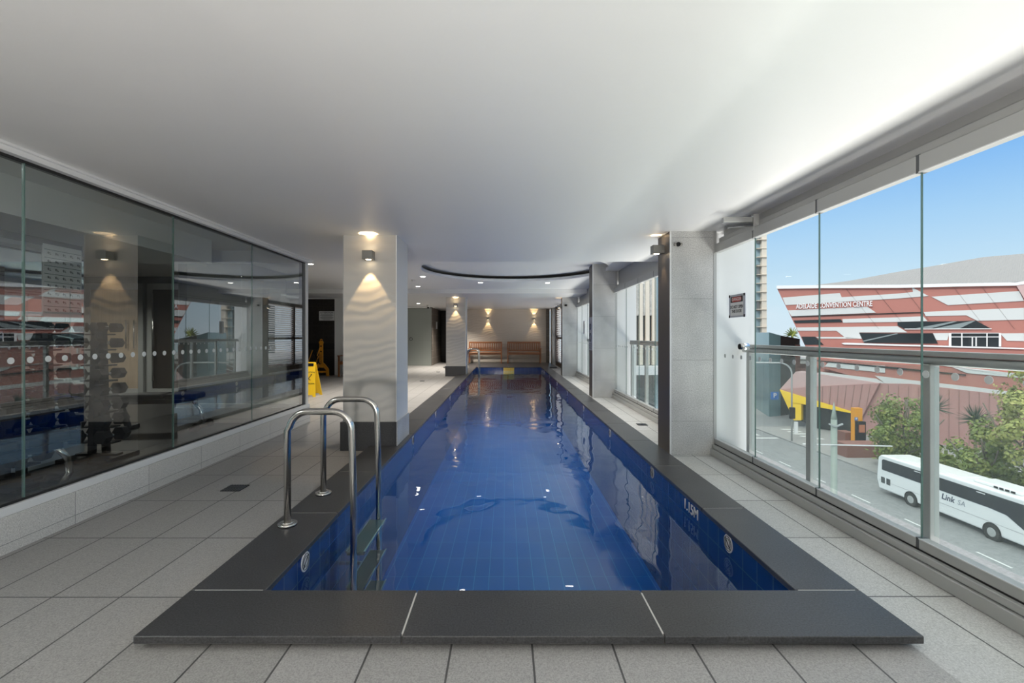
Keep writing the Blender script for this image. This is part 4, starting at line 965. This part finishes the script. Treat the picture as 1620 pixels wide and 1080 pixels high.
# trees
def leafmat(name, c0, c1, c2):
    m = mat(name, c1, .65); n, l, p = nodes(m)
    l.new(ramp(n, l, noise(n, l, coord(n, l), 1.1, 5, .7), ((.32, c0), (.5, c1), (.68, c2))), p.inputs['Base Color']); return m
M['leaf'] = leafmat('green_leaves', (.07, .11, .02), (.16, .21, .04), (.36, .36, .09))
M['leaf_yellow'] = leafmat('yellow_green_leaves', (.14, .17, .03), (.30, .32, .08), (.50, .46, .14))
M['bark'] = mat('grey_brown_bark', (.16, .13, .10), .85)
def tree(x, y, h, cw, zc, hc, n_, label, m, seed):
    rnd = random.Random(seed); r = empty('street_tree', (x, y, GZ), label, 'tree', 'street trees')
    tr = MB(); tr.tube([(x, y, GZ), (x + .1, y, GZ + h * .3), (x, y + .1, GZ + h * .55), (x + .1, y, GZ + h * .85)], .13, 8)
    for k in range(7):
        a = rnd.uniform(0, 6.28); z0 = GZ + h * rnd.uniform(.25, .6)
        tr.tube([(x, y, z0), (x + math.cos(a) * cw * .3, y + math.sin(a) * cw * .3, z0 + h * .14), (x + math.cos(a) * cw * .42, y + math.sin(a) * cw * .42, z0 + h * .28)], .05, 6)
    tr.build('trunk', M['bark'], r)
    blobs = []
    for k in range(26):
        while True:
            v = Vector((rnd.uniform(-1, 1), rnd.uniform(-1, 1), rnd.uniform(-1, 1)))
            if .25 < v.length < 1: break
        tz = (v.z + 1) / 2; wdt = cw / 2 * (1.0 if tz < .55 else 1 - .55 * (tz - .55) / .45)
        blobs.append((Vector((x + v.x * wdt * .85, y + v.y * wdt * .85, zc + v.z * hc / 2 * .9)), rnd.uniform(.10, .19) * cw))
    vs, fs = [], []
    for k in range(n_):
        c, rad = rnd.choice(blobs)
        d = Vector((rnd.gauss(0, 1), rnd.gauss(0, 1), rnd.gauss(0, 1))).normalized(); q = c + d * rad * rnd.uniform(.55, 1.1)
        nrm = (d + Vector((rnd.uniform(-.8, .8), rnd.uniform(-.8, .8), rnd.uniform(-.3, 1)))).normalized()
        u = nrm.orthogonal().normalized(); u = Matrix.Rotation(rnd.uniform(0, 6.28), 3, nrm) @ u; w_ = nrm.cross(u); s_ = rnd.uniform(.09, .17)
        i = len(vs); vs += [q - u * s_, q + w_ * s_ * .7, q + u * s_, q - w_ * s_ * .7]; fs.append((i, i + 1, i + 2, i + 3))
    me = bpy.data.meshes.new('crown'); me.from_pydata([v[:] for v in vs], [], fs); me.materials.append(m)
    o = bpy.data.objects.new('crown', me); COL.objects.link(o); put(o, r)
tree(37.6, 44.0, 8.6, 6.6, -7.4, 6.4, 5200, 'round green street tree behind the rear half of the coach', M['leaf'], 1)
tree(38.4, 37.4, 7.2, 5.4, -8.2, 5.6, 4800, 'low bushy green street tree behind the front half of the coach', M['leaf'], 2)
tree(37.0, 33.2, 11.2, 5.2, -4.3, 7.0, 4200, 'tall yellow green street tree at the right edge of the photo', M['leaf_yellow'], 3)
def yucca(x, y, z0, s_, label, seed):
    rnd = random.Random(seed); r = empty('yucca', (x, y, GZ), label, 'plant', 'spiky plants')
    MB().cyl((x, y, GZ), (x, y, z0), .15, .1, 8).build('stem', M['bark'], r)
    f = MB()
    for k in range(90):
        a = rnd.uniform(0, 6.28); el = rnd.uniform(-.5, 1.4); d = Vector((math.cos(a) * math.cos(el), math.sin(a) * math.cos(el), math.sin(el)))
        f.cyl((x, y, z0), Vector((x, y, z0)) + d * s_, .055, .005, 4, False)
    f.build('leaves', mat('dark_yucca_leaf', (.03, .06, .035), .5), r)
yucca(43.0, 46.8, -6.1, 1.5, 'dark spiky yucca between the two green street trees', 5)
yucca(45.6, 45.4, -7.0, 1.5, 'dark spiky yucca just right of the balustrade post, beyond the coach', 6)
hd = MB(); rnd = random.Random(9)
vs, fs = [], []
for k in range(5200):
    y = rnd.uniform(30, 49); q = Vector((40.2 + rnd.gauss(0, .8), y, GZ + .3 + abs(rnd.gauss(0, 1.0)))); nrm = Vector((rnd.gauss(0, 1), rnd.gauss(0, 1), rnd.gauss(.6, 1))).normalized(); u = nrm.orthogonal(); w_ = nrm.cross(u); s_ = rnd.uniform(.1, .2)
    i = len(vs); vs += [q - u * s_, q + w_ * s_, q + u * s_, q - w_ * s_]; fs.append((i, i + 1, i + 2, i + 3))
me = bpy.data.meshes.new('undergrowth'); me.from_pydata([v[:] for v in vs], [], fs); me.materials.append(M['leaf'])
o = bpy.data.objects.new('undergrowth', me); COL.objects.link(o); tag(o, 'green undergrowth along the wall behind the coach', 'undergrowth', kind='stuff')
pm = empty('palm_tree', (52, 92, GZ), 'distant palm crown peeping over the teal glass building', 'tree')
f = MB(); c = vec(1253, 529, 92)
for k in range(40):
    a = k * 2.4; el = -.4 + (k % 7) * .28; d = Vector((math.cos(a) * math.cos(el), math.sin(a) * math.cos(el), math.sin(el))); f.cyl(c, c + d * 1.5, .16, .02, 4, False)
f.build('fronds', M['leaf'], pm); MB().cyl((c.x, c.y, GZ), c, .25, .2, 8).build('trunk', M['bark'], pm)
